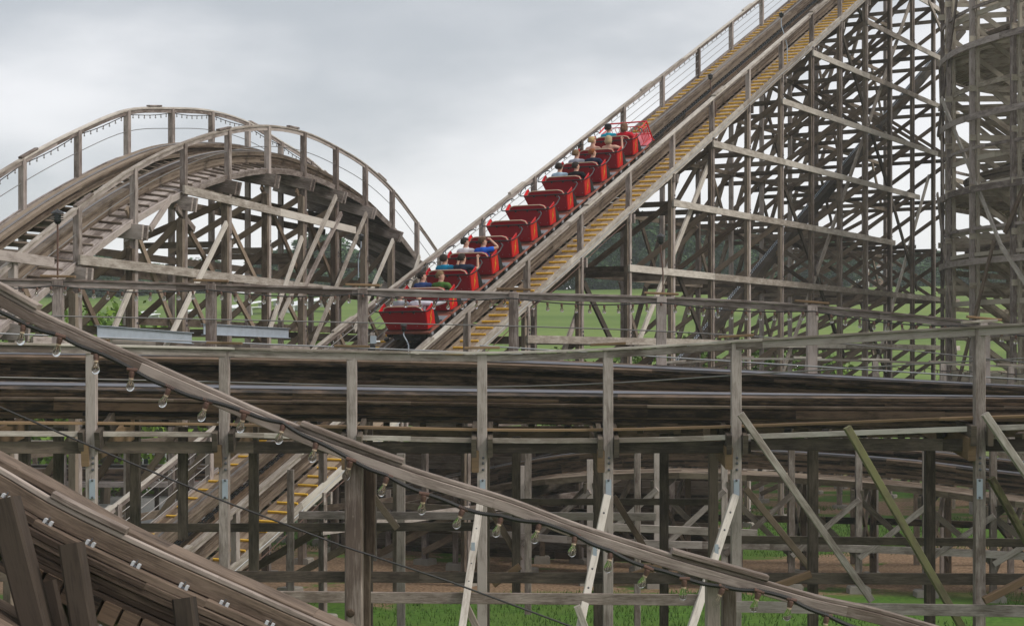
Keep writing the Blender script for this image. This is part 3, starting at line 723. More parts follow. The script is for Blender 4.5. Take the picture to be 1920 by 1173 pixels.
    led(-150, 2050, 1078, 1086, .14, 'shade', .15); led(488, 1312, 1118, 1124, -1.0, 'fore', .145, .07); led(1368, 2050, 1136, 1147, -.25, 'grey', .15)
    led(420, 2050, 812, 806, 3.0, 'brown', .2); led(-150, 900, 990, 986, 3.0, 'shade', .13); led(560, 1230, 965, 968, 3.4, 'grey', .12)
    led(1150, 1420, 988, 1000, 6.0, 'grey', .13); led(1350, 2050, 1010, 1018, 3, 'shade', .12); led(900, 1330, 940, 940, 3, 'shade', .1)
    # far posts
    for u in (-174, 109, 396, 680, 963, 1240, 1522, 1845):
        Y = n_Y(u) + 2.75; a = W(u, f_hr(u) + 2, Y); b = W(u, f_wk(u) + 30, Y); T.beam('post', 'grey', a, b, .15, .14, .006, up=(0, 1, 0))
        p = W(u - 32, f_hr(u - 32), Y); q = W(u + 32, f_hr(u + 32), Y); p.z += .04; q.z += .04; T.beam('splice_board', 'warm', p, q, .10, .035, .006)
    # guard cables
    for f0, Yf in ((lambda u: f_hr(u) + 64 + (abs(u - 960) / 960) * 6, lambda u: n_Y(u) + 2.65), (lambda u: n_hr(u) + 66, lambda u: n_Y(u) + .06)):
        m = T.part('guard_cable', 'cable'); tube(m, [W(u, f0(u), Yf(u)) for u in us], .010, 5)
    m = T.part('guard_cable', 'conduit'); tube(m, [W(u, 625 + (u - 0) * .040, n_Y(u) + 2.3) for u in range(-100, 1000, 60)], .012, 5)
    m = T.part('guard_cable', 'conduit'); tube(m, [W(u, 654 + (u - 1000) * .062, n_Y(u) + 2.3) for u in range(900, 2100, 60)], .012, 5)
    return T.finish()
near_track()

# ------------------------------------------------------------------ lower curved track behind it
def lower_track():
    T = Thing('lower_curved_track', (9, 38, 0), 'low curved wooden track with a shiny rail behind the posts at the lower right', 'roller coaster')
    Yf = tb([500, 800, 1000, 1240, 1450, 1690, 1920, 2300], [50, 44, 41, 39.5, 39, 38.2, 37, 34])
    wk = tb([500, 800, 1000, 1240, 1450, 1690, 1920, 2300], [985, 935, 900, 886, 893, 911, 941, 975])
    us = [560 + 42 * i for i in range(38)]
    A = [W(u, wk(u), Yf(u)) for u in us]; B = []
    for i, a in enumerate(A):
        t = (A[min(i + 1, len(A) - 1)] - A[max(i - 1, 0)]); t.z = 0; t.normalize(); B.append(a + V((-t.y, t.x, 0)) * 2.7 + V((0, 0, .42)))
    lats, ups = track(T, A, B, gauge=1.2, hr=.40, matstack='brown', matwalk='stack', layers=8, tie_step=.5, tie_full=4, tie_mat='brown', steel='steel', sw=.10)
    for i, u in enumerate(us):
        if i % 3 == 1:
            a = A[i]; b = B[i]; g = gz(a.x, a.y)
            v0 = 842 if u > 1150 else wk(u) - 30
            T.beam('post', 'grey', W(u, min(v0, wk(u)), Yf(u)) , V((a.x, a.y, g - .2)), .135, .13, .005, up=(0, 1, 0))
            T.beam('post', 'brown', b - ups[i] * .1, V((b.x, b.y, g - .2)), .14, .13, .0, up=(0, 1, 0))
            box(T.part('footing', 'conc'), (a.x, a.y, g + .03), .46, .42, .24, .04); box(T.part('footing', 'conc'), (b.x, b.y, g + .03), .4, .4, .22, .04)
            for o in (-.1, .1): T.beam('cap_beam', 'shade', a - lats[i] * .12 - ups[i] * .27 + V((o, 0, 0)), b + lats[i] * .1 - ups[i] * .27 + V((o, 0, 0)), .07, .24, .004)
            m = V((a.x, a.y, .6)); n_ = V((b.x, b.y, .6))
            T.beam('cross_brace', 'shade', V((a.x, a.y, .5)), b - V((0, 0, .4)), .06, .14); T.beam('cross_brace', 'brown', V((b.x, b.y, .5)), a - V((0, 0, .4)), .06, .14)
            if i + 3 < len(us) and u > 900:
                a2 = A[i + 3]; T.beam('sway_brace', 'grey', V((a.x, a.y - .1, .75)), a2 - V((0, .1, .35)), .06, .12)
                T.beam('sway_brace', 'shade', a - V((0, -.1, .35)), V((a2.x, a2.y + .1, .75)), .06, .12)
    l0 = [V((a.x, a.y - .1, .95)) for a in A]; boards(T, 'ledger', 'grey', l0, lats, [V((0, 0, 1))] * len(A), .05, .15, every=3)
    l0 = [V((a.x, a.y, 1.3)) for a in B]; boards(T, 'ledger', 'brown', l0, lats, [V((0, 0, 1))] * len(A), .05, .15, every=3)
    q = [W(u, tb([1300, 1480, 1750, 2200], [800, 804, 819, 850])(u), Yf(u) + 2.6) for u in range(1300, 2100, 60)]
    boards(T, 'handrail', 'light', q, [V((0, 1, 0))] * len(q), [V((0, 0, 1))] * len(q), .1, .05, every=4)
    return T.finish()
lower_track()

# louvred plank wall under it
def plank_wall():
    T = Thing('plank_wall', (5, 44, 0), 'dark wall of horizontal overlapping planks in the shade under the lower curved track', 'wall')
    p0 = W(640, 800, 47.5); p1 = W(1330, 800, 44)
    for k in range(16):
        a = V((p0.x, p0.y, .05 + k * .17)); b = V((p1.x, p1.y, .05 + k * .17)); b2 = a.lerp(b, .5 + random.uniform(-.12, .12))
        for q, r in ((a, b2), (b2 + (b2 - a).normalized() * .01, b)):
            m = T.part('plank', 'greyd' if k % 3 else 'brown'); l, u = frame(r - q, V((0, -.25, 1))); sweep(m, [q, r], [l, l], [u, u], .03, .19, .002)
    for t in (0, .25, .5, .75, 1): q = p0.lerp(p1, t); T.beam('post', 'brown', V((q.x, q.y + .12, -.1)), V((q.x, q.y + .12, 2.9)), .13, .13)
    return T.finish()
plank_wall()

# ------------------------------------------------------------------ helix at the right edge
def helix():
    T = Thing('helix_turn', (26, 62, 0), 'dense round wooden helix with curved grey ledgers at the right edge of the picture', 'roller coaster')
    c = V((26.0, 62.0, 0)); ro, ri, rm = 10.75, 7.9, 5.6
    def C(r, a, z): return V((c.x + r * math.cos(R_(a)), c.y + r * math.sin(R_(a)), z))
    lev = [H + .87 + 2.42 * k for k in range(-2, 6)]
    def ring(kind, mt, r, a0, a1, z, w, h, dz=0, seg=9, st=3):
        an = np.arange(a0, a1 + .1, st); P = [C(r, a, z + dz * i) for i, a in enumerate(an)]
        l = [V((math.cos(R_(a)), math.sin(R_(a)), 0)) for a in an]
        boards(T, kind, mt, P, l, [V((0, 0, 1))] * len(P), w, h, .0, every=seg, jit=.008)
    A0, A1 = 126, 292
    top = H + 14.2
    an = list(np.arange(A0, A1, 13.0))
    for z in lev:
        ring('ledger', 'grey', ro + .1, A0, A1, z, .05, .21)
        ring('ledger', 'helix', ri, A0, A1, z + .1, .05, .16)
        ring('ledger', 'helix', ro - .12, A0, A1, z + 1.05, .05, .17)
    for j, a in enumerate(an):
        for r, mt in ((ro, 'grey'), (ri, 'helix'), (rm, 'helix')):
            if r == rm and j % 2: continue
            p = C(r, a, 0); l = V((math.cos(R_(a)), math.sin(R_(a)), 0)); T.beam('post', mt if r < ro or j % 2 else 'grey', V((p.x, p.y, top)), V((p.x, p.y, -.2)), .17, .14, 0, up=l)
            if r == ro: q = C(r - .14, a + .8, 0); T.beam('post', 'helix', V((q.x, q.y, top - 1)), V((q.x, q.y, -.2)), .10, .10, 0, up=l)
        z = .9
        while z < top:
            T.beam('cross_beam', 'helix', C(ro + .15, a + .6, z), C(rm - .1, a + .6, z), .05, .2)
            T.beam('cross_brace', 'helix', C(ro, a - .5, z + 2.2), C(ri, a - .5, z + .05), .05, .16)
            T.beam('cross_brace', 'helix', C(ri, a - .5, z + 1.1), C(rm, a - .5, z), .05, .15)
            z += 1.65
    # track decks
    for zd, bank in ((H + 3.4, -.4), (H + 6.1, .5), (H + 10.8, .45)):
        aa = np.arange(A0, A1 + .1, 3.5); A = [C(ro - .05, a, zd - bank * .5) for a in aa]; B = [C(ri - .1, a, zd + bank * .5 + .5) for a in aa]
        track(T, A, B, gauge=1.2, hr=.3, matstack='greyd', matwalk='helix', layers=5, tie_step=.34, tie_full=1, tie_mat='helix')
        for a in aa[::3]: pass
        m = T.part('handrail', 'grey'); P = [C(ro, a, zd + 1.0) for a in aa]; l = [V((math.cos(R_(a)), math.sin(R_(a)), 0)) for a in aa]; boards(T, 'h', 'grey', P, l, [V((0, 0, 1))] * len(P), .06, .1, every=5, mb=m)
    for (a0, z0, a1, z1, mt) in ((176, 9.2, 202, 3.7, 'light'), (202, 3.7, 226, -2, 'light'), (200, 3.9, 184, -1.6, 'brace'), (221, 10.4, 203, 4.1, 'brace'), (240, 9, 222, 3, 'brace'), (160, 11, 178, 5.5, 'light'), (188, 13, 170, 8, 'grey'), (168, 6, 186, .2, 'light'), (230, 3, 212, -3, 'moss'), (230, 12, 250, 6, 'light')):
        T.beam('sway_brace', mt, C(ro + .18, a0, H + z0), C(ro + .18, a1, H + z1), .06, .15)
    return T.finish()
helix()

# ------------------------------------------------------------------ low catwalk with lights beyond the near track, right
def rear_walk():
    T = Thing('rear_track', (12, 44, 0), 'narrow far stretch of handrailed track seen just above the near curved track on the right', 'roller coaster')
    Y = lambda u: 43 - (u - 1400) * .004
    hv = tb([1250, 1400, 1650, 1900, 2200], [682, 672, 677, 687, 700])
    us = list(range(1240, 2160, 40)); P = [W(u, hv(u), Y(u)) for u in us]; y1 = [V((0, 1, 0))] * len(P); z1 = [V((0, 0, 1))] * len(P)
    boards(T, 'handrail', 'light', P, y1, z1, .1, .05, every=5)
    A = [p - V((0, 0, 1.05)) for p in P]; B = [p + V((0, 2.7, .1)) for p in A]
    track(T, A, B, hr=.35, layers=5, matstack='brown', matwalk='grey', tie_full=4)
    for u in range(1260, 2150, 127):
        p = W(u, hv(u), Y(u)); T.beam('post', 'grey', p, V((p.x, p.y, -.2)), .13, .13, up=(0, 1, 0)); q = p + V((0, 2.7, -1.1)); T.beam('post', 'greyd', q, V((q.x, q.y, -.2)), .13, .13, up=(0, 1, 0))
        a = W(u - 26, hv(u - 26) - 3, Y(u)); b = W(u + 26, hv(u + 26) - 3, Y(u)); T.beam('splice_board', 'light', a, b, .1, .05)
    return T.finish()
rear_walk()

# low station-level track and sheds at the far left, seen under the near track
def far_track():
    T = Thing('ground_level_track', (-18, 58, 0), 'low dark track with grey handrail in front of the shed at the left', 'roller coaster')
    A = [W(u, 905 + .0 * u, 52 - u * .001) for u in range(-120, 640, 40)]; B = [a + V((.3, 2.7, .1)) for a in A]
    for a in A + B: a.z = max(a.z, 1.25)
    track(T, A, B, hr=.35, layers=5, matstack='brown', matwalk='grey', tie_full=3)
    for i, a in enumerate(A[::3]):
        T.beam('post', 'grey', a + V((0, 0, 1.0)), V((a.x, a.y, -.2)), .12, .12, up=(0, 1, 0)); b = a + V((.3, 2.7, 0)); T.beam('post', 'greyd', b + V((0, 0, 1)), V((b.x, b.y, -.2)), .12, .12, up=(0, 1, 0))
    for S in (A, B): P = [a + V((0, 0, 1.0)) for a in S]; boards(T, 'handrail', 'light', P, [V((0, 1, 0))] * len(P), [V((0, 0, 1))] * len(P), .1, .05, every=5)
    return T.finish()
far_track()
# ------------------------------------------------------------------ foreground handrail, posts and track beam
FY = 11.0
fh = tb([-120, 0, 75, 324, 560, 768, 960, 1067, 1252, 1349, 1420, 1530, 1634, 1750, 1900], [486, 545, 586, 698, 800, 877, 937, 978, 1038, 1066, 1086, 1117, 1140, 1173, 1215])
def foreground_rail():
    T = Thing('foreground_handrail', (-1, 11, 3), 'weathered handrail sloping down across the whole foreground on two stout posts', 'handrail')
    us = list(range(-120, 1900, 30)); P = [W(u, fh(u), FY) for u in us]
    l = [V((0, 1, 0))] * len(P); u_ = []
    for i in range(len(P)):
        t = (P[min(i + 1, len(P) - 1)] - P[max(i - 1, 0)]).normalized(); u_.append(V((-t.z, 0, t.x)))
    boards(T, 'handrail', 'fore', P, l, u_, .040, .064, .004, ox=.0, oz=-.052, every=22, jit=.001)
    boards(T, 'handrail', 'fore', P, l, u_, .088, .026, .005, ox=.035, oz=-.006, every=24, jit=.001)
    for a, b in ((-100, 70), (562, 764), (1258, 1446)):
        q = [W(u, fh(u) , FY) for u in range(a, b + 1, 12)]; k = len(q); uu = []
        for i in range(k): t = (q[min(i + 1, k - 1)] - q[max(i - 1, 0)]).normalized(); uu.append(V((-t.z, 0, t.x)))
        m = T.part('splice_board', 'fore'); sweep(m, q, [V((0, 1, 0))] * k, uu, .12, .034, .006, ox=.03, oz=.026)
    # posts
    a = W(664, 862, FY + .1); T.beam('post', 'fore', a, V((a.x, a.y, -.1)), .108, .12, .008, up=(0, 1, 0))
    a = W(700, 838, FY + .22); T.beam('post', 'foretrack', W(694, 845, FY + .2), W(694, 1038, FY + .2), .065, .05, .006, up=(0, 1, 0))
    a = W(687, 850, FY + .30); T.beam('post', 'foretrack', a, V((a.x, a.y, 0)), .05, .10, .006, up=(0, 1, 0))
    for u in (1336, 1366): a = W(u, 1072, FY + .12 + (u - 1336) * .003); T.beam('post', 'fore', a, V((a.x, a.y, 0)), .085, .12, .006, up=(0, 1, 0))
    m = T.part('knot', 'brown'); lathe(m, [(0, 0), (.028, 0), (.02, .006), (0, .008)], W(657, 1148, FY + .037), V((0, -1, 0)), 14)
    return T.finish()
foreground_rail()
def foreground_track():
    T = Thing('foreground_track', (-2.5, 9, 2), 'thick laminated track beam sloping down through the bottom left corner with small metal clips', 'roller coaster')
    Y = 9.0
    top = tb([-160, 0, 114, 275, 437, 600, 800], [790, 877, 944, 1022, 1094, 1166, 1250])
    us = list(range(-150, 760, 35)); P = [W(u, top(u), Y) for u in us]; n = len(P); l = [V((0, 1, 0))] * n; u_ = []
    for i in range(n): t = (P[min(i + 1, n - 1)] - P[max(i - 1, 0)]).normalized(); u_.append(V((-t.z, 0, t.x)))
    boards(T, 'guard_board', 'fore', P, l, u_, .045, .026, .004, oz=-.008, ox=.0, every=12, jit=.001)
    boards(T, 'guard_board', 'foretrack', P, l, u_, .05, .085, .004, oz=-.066, ox=.0, every=40, jit=.001)
    q = P[7:12]; m = T.part('splice_board', 'fore'); sweep(m, q, l[7:12], u_[7:12], .07, .035, .006, oz=.024, ox=0.0)
    m = T.part('laminated_beam', 'foretrack'); z = -.112
    for k, (th, out) in enumerate(((.042, .03), (.036, .05), (.036, .046), (.036, .02), (.034, .018), (.034, .022))):
        boards(T, 'x', 'foretrack', P, l, u_, .30, th - .002, .004, oz=z - th / 2, ox=.10 - out, every=9 + k, jit=.004, mb=m); z -= th
    # far beam and ties in the dark below
    m = T.part('laminated_beam', 'foretrack'); Q = [p + V((0, 1.35, -.12)) for p in P]
    for k in range(6): boards(T, 'x', 'foretrack', Q, l, u_, .28, .036, .004, oz=-.1 - k * .038, every=9 + k, jit=.004, mb=m)
    m = T.part('walk_board', 'foretrack')
    for j in range(3): boards(T, 'x', 'foretrack', [p + V((0, -.25 - .16 * j, -.62)) for p in P], l, u_, .15, .035, .003, every=9, mb=m)
    for i in range(1, n - 1):
        a = P[i] - u_[i] * .37
        T.beam('tie', 'brown', a + V((0, -.1, 0)), a + V((0, 1.6, -.1)), .09, .10, .004, up=u_[i])
    for u in (35, 113, 190, 274, 363, 438, 523, 610):
        p = W(u, top(u), Y) ; i = min(n - 1, int((u + 150) / 35)); c = p - u_[i] * .113 + V((0, -.045, 0)); t = V((u_[i].z, 0, -u_[i].x))
        m = T.part('track_clip', 'clipwhite')
        for o in (-.016, .016): sweep(m, [c + t * o + V((0, .02, 0)), c + t * o - V((0, .006, 0))], [t, t], [u_[i], u_[i]], .016, .045, .002)
        lathe(T.part('clip_bolt', 'bolt'), [(0, 0), (.010, 0), (.010, .012), (0, .014)], c + V((0, 0.004, 0)), V((0, -1, 0)), 8)
        beam(T.part('clip_bolt', 'bolt'), c + u_[i] * .02 + V((0, -.008, 0)), c + u_[i] * .04 + V((0, -.008, 0)), .006, .006)
    # stub posts poking up in front of the beam
    for (u0, v0, u1, v1, w, dy) in ((8, 935, 92, 1260, .15, -.32), (134, 1018, 176, 1290, .125, -.30), (345, 1120, 366, 1300, .12, -.30), (86, 1090, 130, 1300, .16, -.05), (240, 1060, 300, 1300, .12, .9)):
        a = W(u0, v0, Y + dy); b = W(u1, v1, Y + dy - .05); m = T.part('batter_post', 'stub'); beam(m, a, b, w * .85, w, .012, up=(0, 1, 0))
    for v in (1030, 1055, 1080): lathe(T.part('nut', 'bolt'), [(0, 0), (.014, 0), (.014, .018), (.006, .02), (.006, .034), (0, .035)], W(39, v, Y - .37), V((.8, -.5, 0)), 6)
    # cross members in the dark underneath
    T.beam('cross_beam', 'foretrack', W(60, 1085, 9.9), W(330, 1215, 9.9), .05, .11, .004); T.beam('cross_beam', 'brown', W(-40, 1010, 9.6), W(420, 1230, 9.6), .06, .14, .004)
    return T.finish()
foreground_track()
m = MB(); tube(m, [W(u, v, 10.4) for u, v in ((-60, 738), (0, 763), (215, 855), (430, 943), (640, 1022), (850, 1092), (1075, 1175), (1200, 1222))], .006, 6)
tag(m.build('guy_cable', 'rubber', origin=W(300, 880, 10.4)), 'thin dark cable running down from the left edge behind the foreground handrail', 'cable')

# ------------------------------------------------------------------ strings of lights
def bulb_mesh(scale=1.0):
    g = MB(); lathe(g, [(.0, 0), (.013, .0), (.0135, -.012), (.020, -.030), (.029, -.052), (.0315, -.066), (.029, -.080), (.020, -.092), (.008, -.098), (0, -.099)] if scale == 1 else [(0, 0), (.012, 0), (.030, -.035), (.034, -.055), (.026, -.080), (0, -.088)], (0, 0, 0), n=14 if scale == 1 else 7)
    g.v = [(x * .88, y * .88, z * .95) for x, y, z in g.v]
    return g
def light_string(name, pts, loc, label, cable_r, spots, tilt, detail, group='strings of light bulbs', bs=1.0, bm='glass'):
    root = empty(name, loc, label, 'string lights', group); loc = V(loc)
    m = MB(); tube(m, [p for p in pts], cable_r, 6); o = m.build('cable', 'rubber', root, origin=loc); o.location = (0, 0, 0)
    if detail:   # ribs of the conduit
        m = MB(); P = resample(pts, .011)
        for i in range(1, len(P) - 1):
            t = (P[i + 1] - P[i]).normalized(); tube(m, [P[i] - t * .0025, P[i] + t * .0025], cable_r * 1.2, 7)
        o = m.build('conduit_rib', 'rubber', root, origin=loc); o.location = (0, 0, 0); o['kind'] = 'stuff'
    gm = bulb_mesh(1 if detail else .5); g0 = None
    for i, (p, ax) in enumerate(spots):
        p = V(p); rot = V((0, 0, 1)).rotation_difference(V(ax).normalized())
        if g0 is None:
            g0 = gm.build('bulb', bm, root, smooth=True); g0.scale = (bs,) * 3
            sk = MB(); 
            if detail:
                lathe(sk, [(0, .045), (.017, .045), (.020, .038), (.020, .014), (.017, .012), (.0175, 0), (.012, -.004), (0, -.004)], (0, 0, 0), n=14)
                tube(sk, [(-.035, 0, .052), (.035, 0, .052)], .014, 8)
            else: lathe(sk, [(0, .05), (.018, .05), (.02, .01), (.014, 0), (0, 0)], (0, 0, 0), n=7)
            s0 = sk.build('socket', 'rust', g0)
            if detail:
                br = MB(); lathe(br, [(0, .002), (.0155, .002), (.0155, -.012), (.0, -.012)], (0, 0, 0), n=12); f0 = br.build('screw_base', 'beige', g0)
                fl = MB(); tube(fl, [(-.004, 0, -.01), (-.006, 0, -.045), (0, 0, -.05), (.006, 0, -.045), (.004, 0, -.01)], .0012, 4); e0 = fl.build('filament_stem', 'beige', g0)
            g = g0
        else:
            g = g0.copy(); col.objects.link(g); g.parent = root
            if i < 100:
                for ch in list(g0.children): c = ch.copy(); col.objects.link(c); c.parent = g
        g.location = p - loc; g.rotation_euler = rot.to_euler()
    return root
# foreground string
fs_ = [(-30, 572), (44, 606), (112, 628), (182, 660), (248, 692), (314, 724), (386, 750), (457, 771), (530, 792), (592, 826), (656, 860), (724, 890), (795, 924), (865, 951), (938, 966), (1010, 978), (1078, 1002), (1145, 1032), (1212, 1062), (1284, 1083), (1352, 1098), (1421, 1106), (1482, 1122), (1550, 1152), (1620, 1180), (1690, 1205)]
cp = []
for i in range(len(fs_) - 1):
    a = W(*fs_[i], FY - .06); b = W(*fs_[i + 1], FY - .06)
    for k in range(6): t = k / 6; p = a.lerp(b, t); p.z -= .010 * math.sin(math.pi * t) * (1 if i % 3 else -.4); cp.append(p)
random.seed(3)
light_string('string_lights', cp, W(600, 830, FY - .06), 'black ribbed cable with large clear bulbs hanging under the foreground handrail', .0125,
             [(W(u, v, FY - .06) + V((-.006, 0, -.05)), (random.uniform(.02, .48), random.uniform(-.2, .2), 1)) for j, (u, v) in enumerate(fs_)], 0, True, bs=.92)
# string on the far handrail of the near track
def sagged(f, n0, n1, step, Yf, dz, sag, per, dy=-.1):
    P = []; S = []
    k = 0; u = n0
    while u < n1:
        s = sag * abs(math.sin(math.pi * (u - 109) / per)); p = W(u, f(u), Yf(u)) + V((0, dy, dz - s)); P.append(p)
        if k % 4 == 0: S.append((p - V((0, 0, .05)), (random.uniform(-.15, .15), random.uniform(-.1, .1), 1)))
        u += step / 4; k += 1
    return P, S
P, S = sagged(f_hr, -60, 1990, 26.5, lambda u: n_Y(u) + 2.75, -.10, .07, 283)
light_string('string_lights', P, W(900, 560, 27), 'string of small bulbs running across the picture just in front of the red train', .011, S, 0, False)
def string_along(fn, s0, s1, step, label, sag=.04, r=.010):
    P = []; S = []; s = s0; k = 0
    while s < s1:
        p = fn(s); p.z -= .09 + sag * abs(math.sin(math.pi * s)); P.append(p)
        if k % 3 == 0: S.append((p - V((0, 0, .03)), (random.uniform(-.1, .1), 0, 1)))
        s += step / 3; k += 1
    return light_string('string_lights', P, fn((s0 + s1) / 2), label, r, S, 0, False, bs=.62, bm='frost')
string_along(lambda s: LP(s, -.02, -.02), -4.5, 9.5, .135, 'string of tiny bulbs under the left handrail of the lift hill, beyond the train')
string_along(lambda s: HP(s, 1.0, -.02), -2.5, 9.3, .125, 'string of tiny bulbs under the higher far handrail of the arched hill', sag=.06)
P, S = [], []
for k, u in enumerate(range(1300, 2080, 8)):
    p = W(u, tb([1250, 1400, 1650, 1900, 2200], [682, 672, 677, 687, 700])(u), 43 - (u - 1400) * .004) + V((0, -.08, -.12 - .05 * abs(math.sin(k * .4)))); P.append(p)
    if k % 3 == 0: S.append((p - V((0, 0, .03)), (0, 0, 1)))
light_string('string_lights', P, W(1600, 690, 42), 'string of tiny bulbs on the far handrail just above the near track at right', .01, S, 0, False, bs=.8)

# ------------------------------------------------------------------ lantern lamps on thin stems
def lantern(top, foot, label, first=[None]):
    """stacked-disc lantern on a kinked conduit stem"""
    h = top.z - foot.z; root = empty('lantern_lamp', foot, label, 'lamp', 'dark lanterns on thin stems')
    m = MB(); ox = top.x - foot.x
    tube(m, [(0, 0, 0), (0, 0, h * .45), (ox * .35, 0, h * .62), (ox, 0, h * .85), (ox, 0, h)], .016, 6); m.build('stem', 'rust' if random.random() < .5 else 'galv', root)
    c = V((ox, 0, h)); K = .62 if foot.y > 38 and foot.x < 9.9 and abs(foot.x - 3.4) > .6 else .8
    a = MB(); lathe(a, [(0, 0), (.045, .0), (.085, .06), (.085, .075), (0, .075)], c, n=12); a.build('base_cup', 'black', root)
    a = MB(); lathe(a, [(0, .07), (.062, .07), (.075, .20), (0, .20)], c, n=12); a.build('lamp_glass', 'winglass', root)
    for k in range(3):
        a = MB(); z = .09 + k * .045; lathe(a, [(.06, z), (.125, z - .008), (.127, z + .004), (.06, z + .016)], c, n=14); a.build('louvre_ring', 'black', root)
    a = MB(); lathe(a, [(0, .21), (.135, .215), (.13, .235), (.085, .275), (.03, .295), (.018, .32), (0, .325)], c, n=14); a.build('cap', 'black', root)
    for ch in root.children:
        if ch.name.split('.')[0] != 'stem': ch.data.transform(Matrix.Translation(c) @ Matrix.Scale(K, 4) @ Matrix.Translation(-c))
    return root
def pxl(u, vt, uf, vf, Y): return W(u, vt, Y), W(uf, vf, Y)
for (u, vt, uf, vf, fn, lab) in (
    (757, 622, 766, 668, 40.0, 'dark lantern on a kinked stem in front of the last red car'),
    (990, 432, 1000, 545, 46.2, 'dark lantern on a long stem in front of the empty middle cars of the train'),
    (1175, 272, 1183, 400, 50.0, 'dark lantern on a long stem beside the front car of the train'),
    (1332, 150, 1342, 240, 53.5, 'dark lantern on the lift hill above the train, lower of the two near the top'),
    (1465, 34, 1476, 130, 57.5, 'topmost dark lantern on the lift hill, at the top edge of the picture'),
    (1239, 458, 1243, 552, 41.0, 'dark lantern on a pale stem standing before the trees right of the lift hill'),
    (108, 420, 108, 522, 30.0, 'dark lantern in front of the arched hill at the far left'),
    (677, 452, 672, 520, 46.0, 'dark lantern against the plank underside of the arched hill, before its falling right end')):
    lantern(*pxl(u, vt, uf, vf, fn), lab)
# small control boxes on the lift frame
def ctl():
    root = empty('control_box', W(700, 640, 39), 'pale grey switch box above a small black sensor, left of the last red car', 'control box')
    m = MB(); box(m, (0, 0, .04), .13, .1, .17, .01); m.build('switch_box', 'galv', root)
    m = MB(); box(m, (-.05, 0, -.16), .19, .16, .17, .02); m.build('sensor_housing', 'black', root)
    m = MB(); tube(m, [(.06, 0, .0), (.15, 0, .0)], .02, 8); m.build('probe', 'white', root)
    m = MB(); beam(m, (-.02, .1, -3.5), (-.02, .1, .2), .09, .09); m.build('mounting_post', 'grey', root)
ctl()
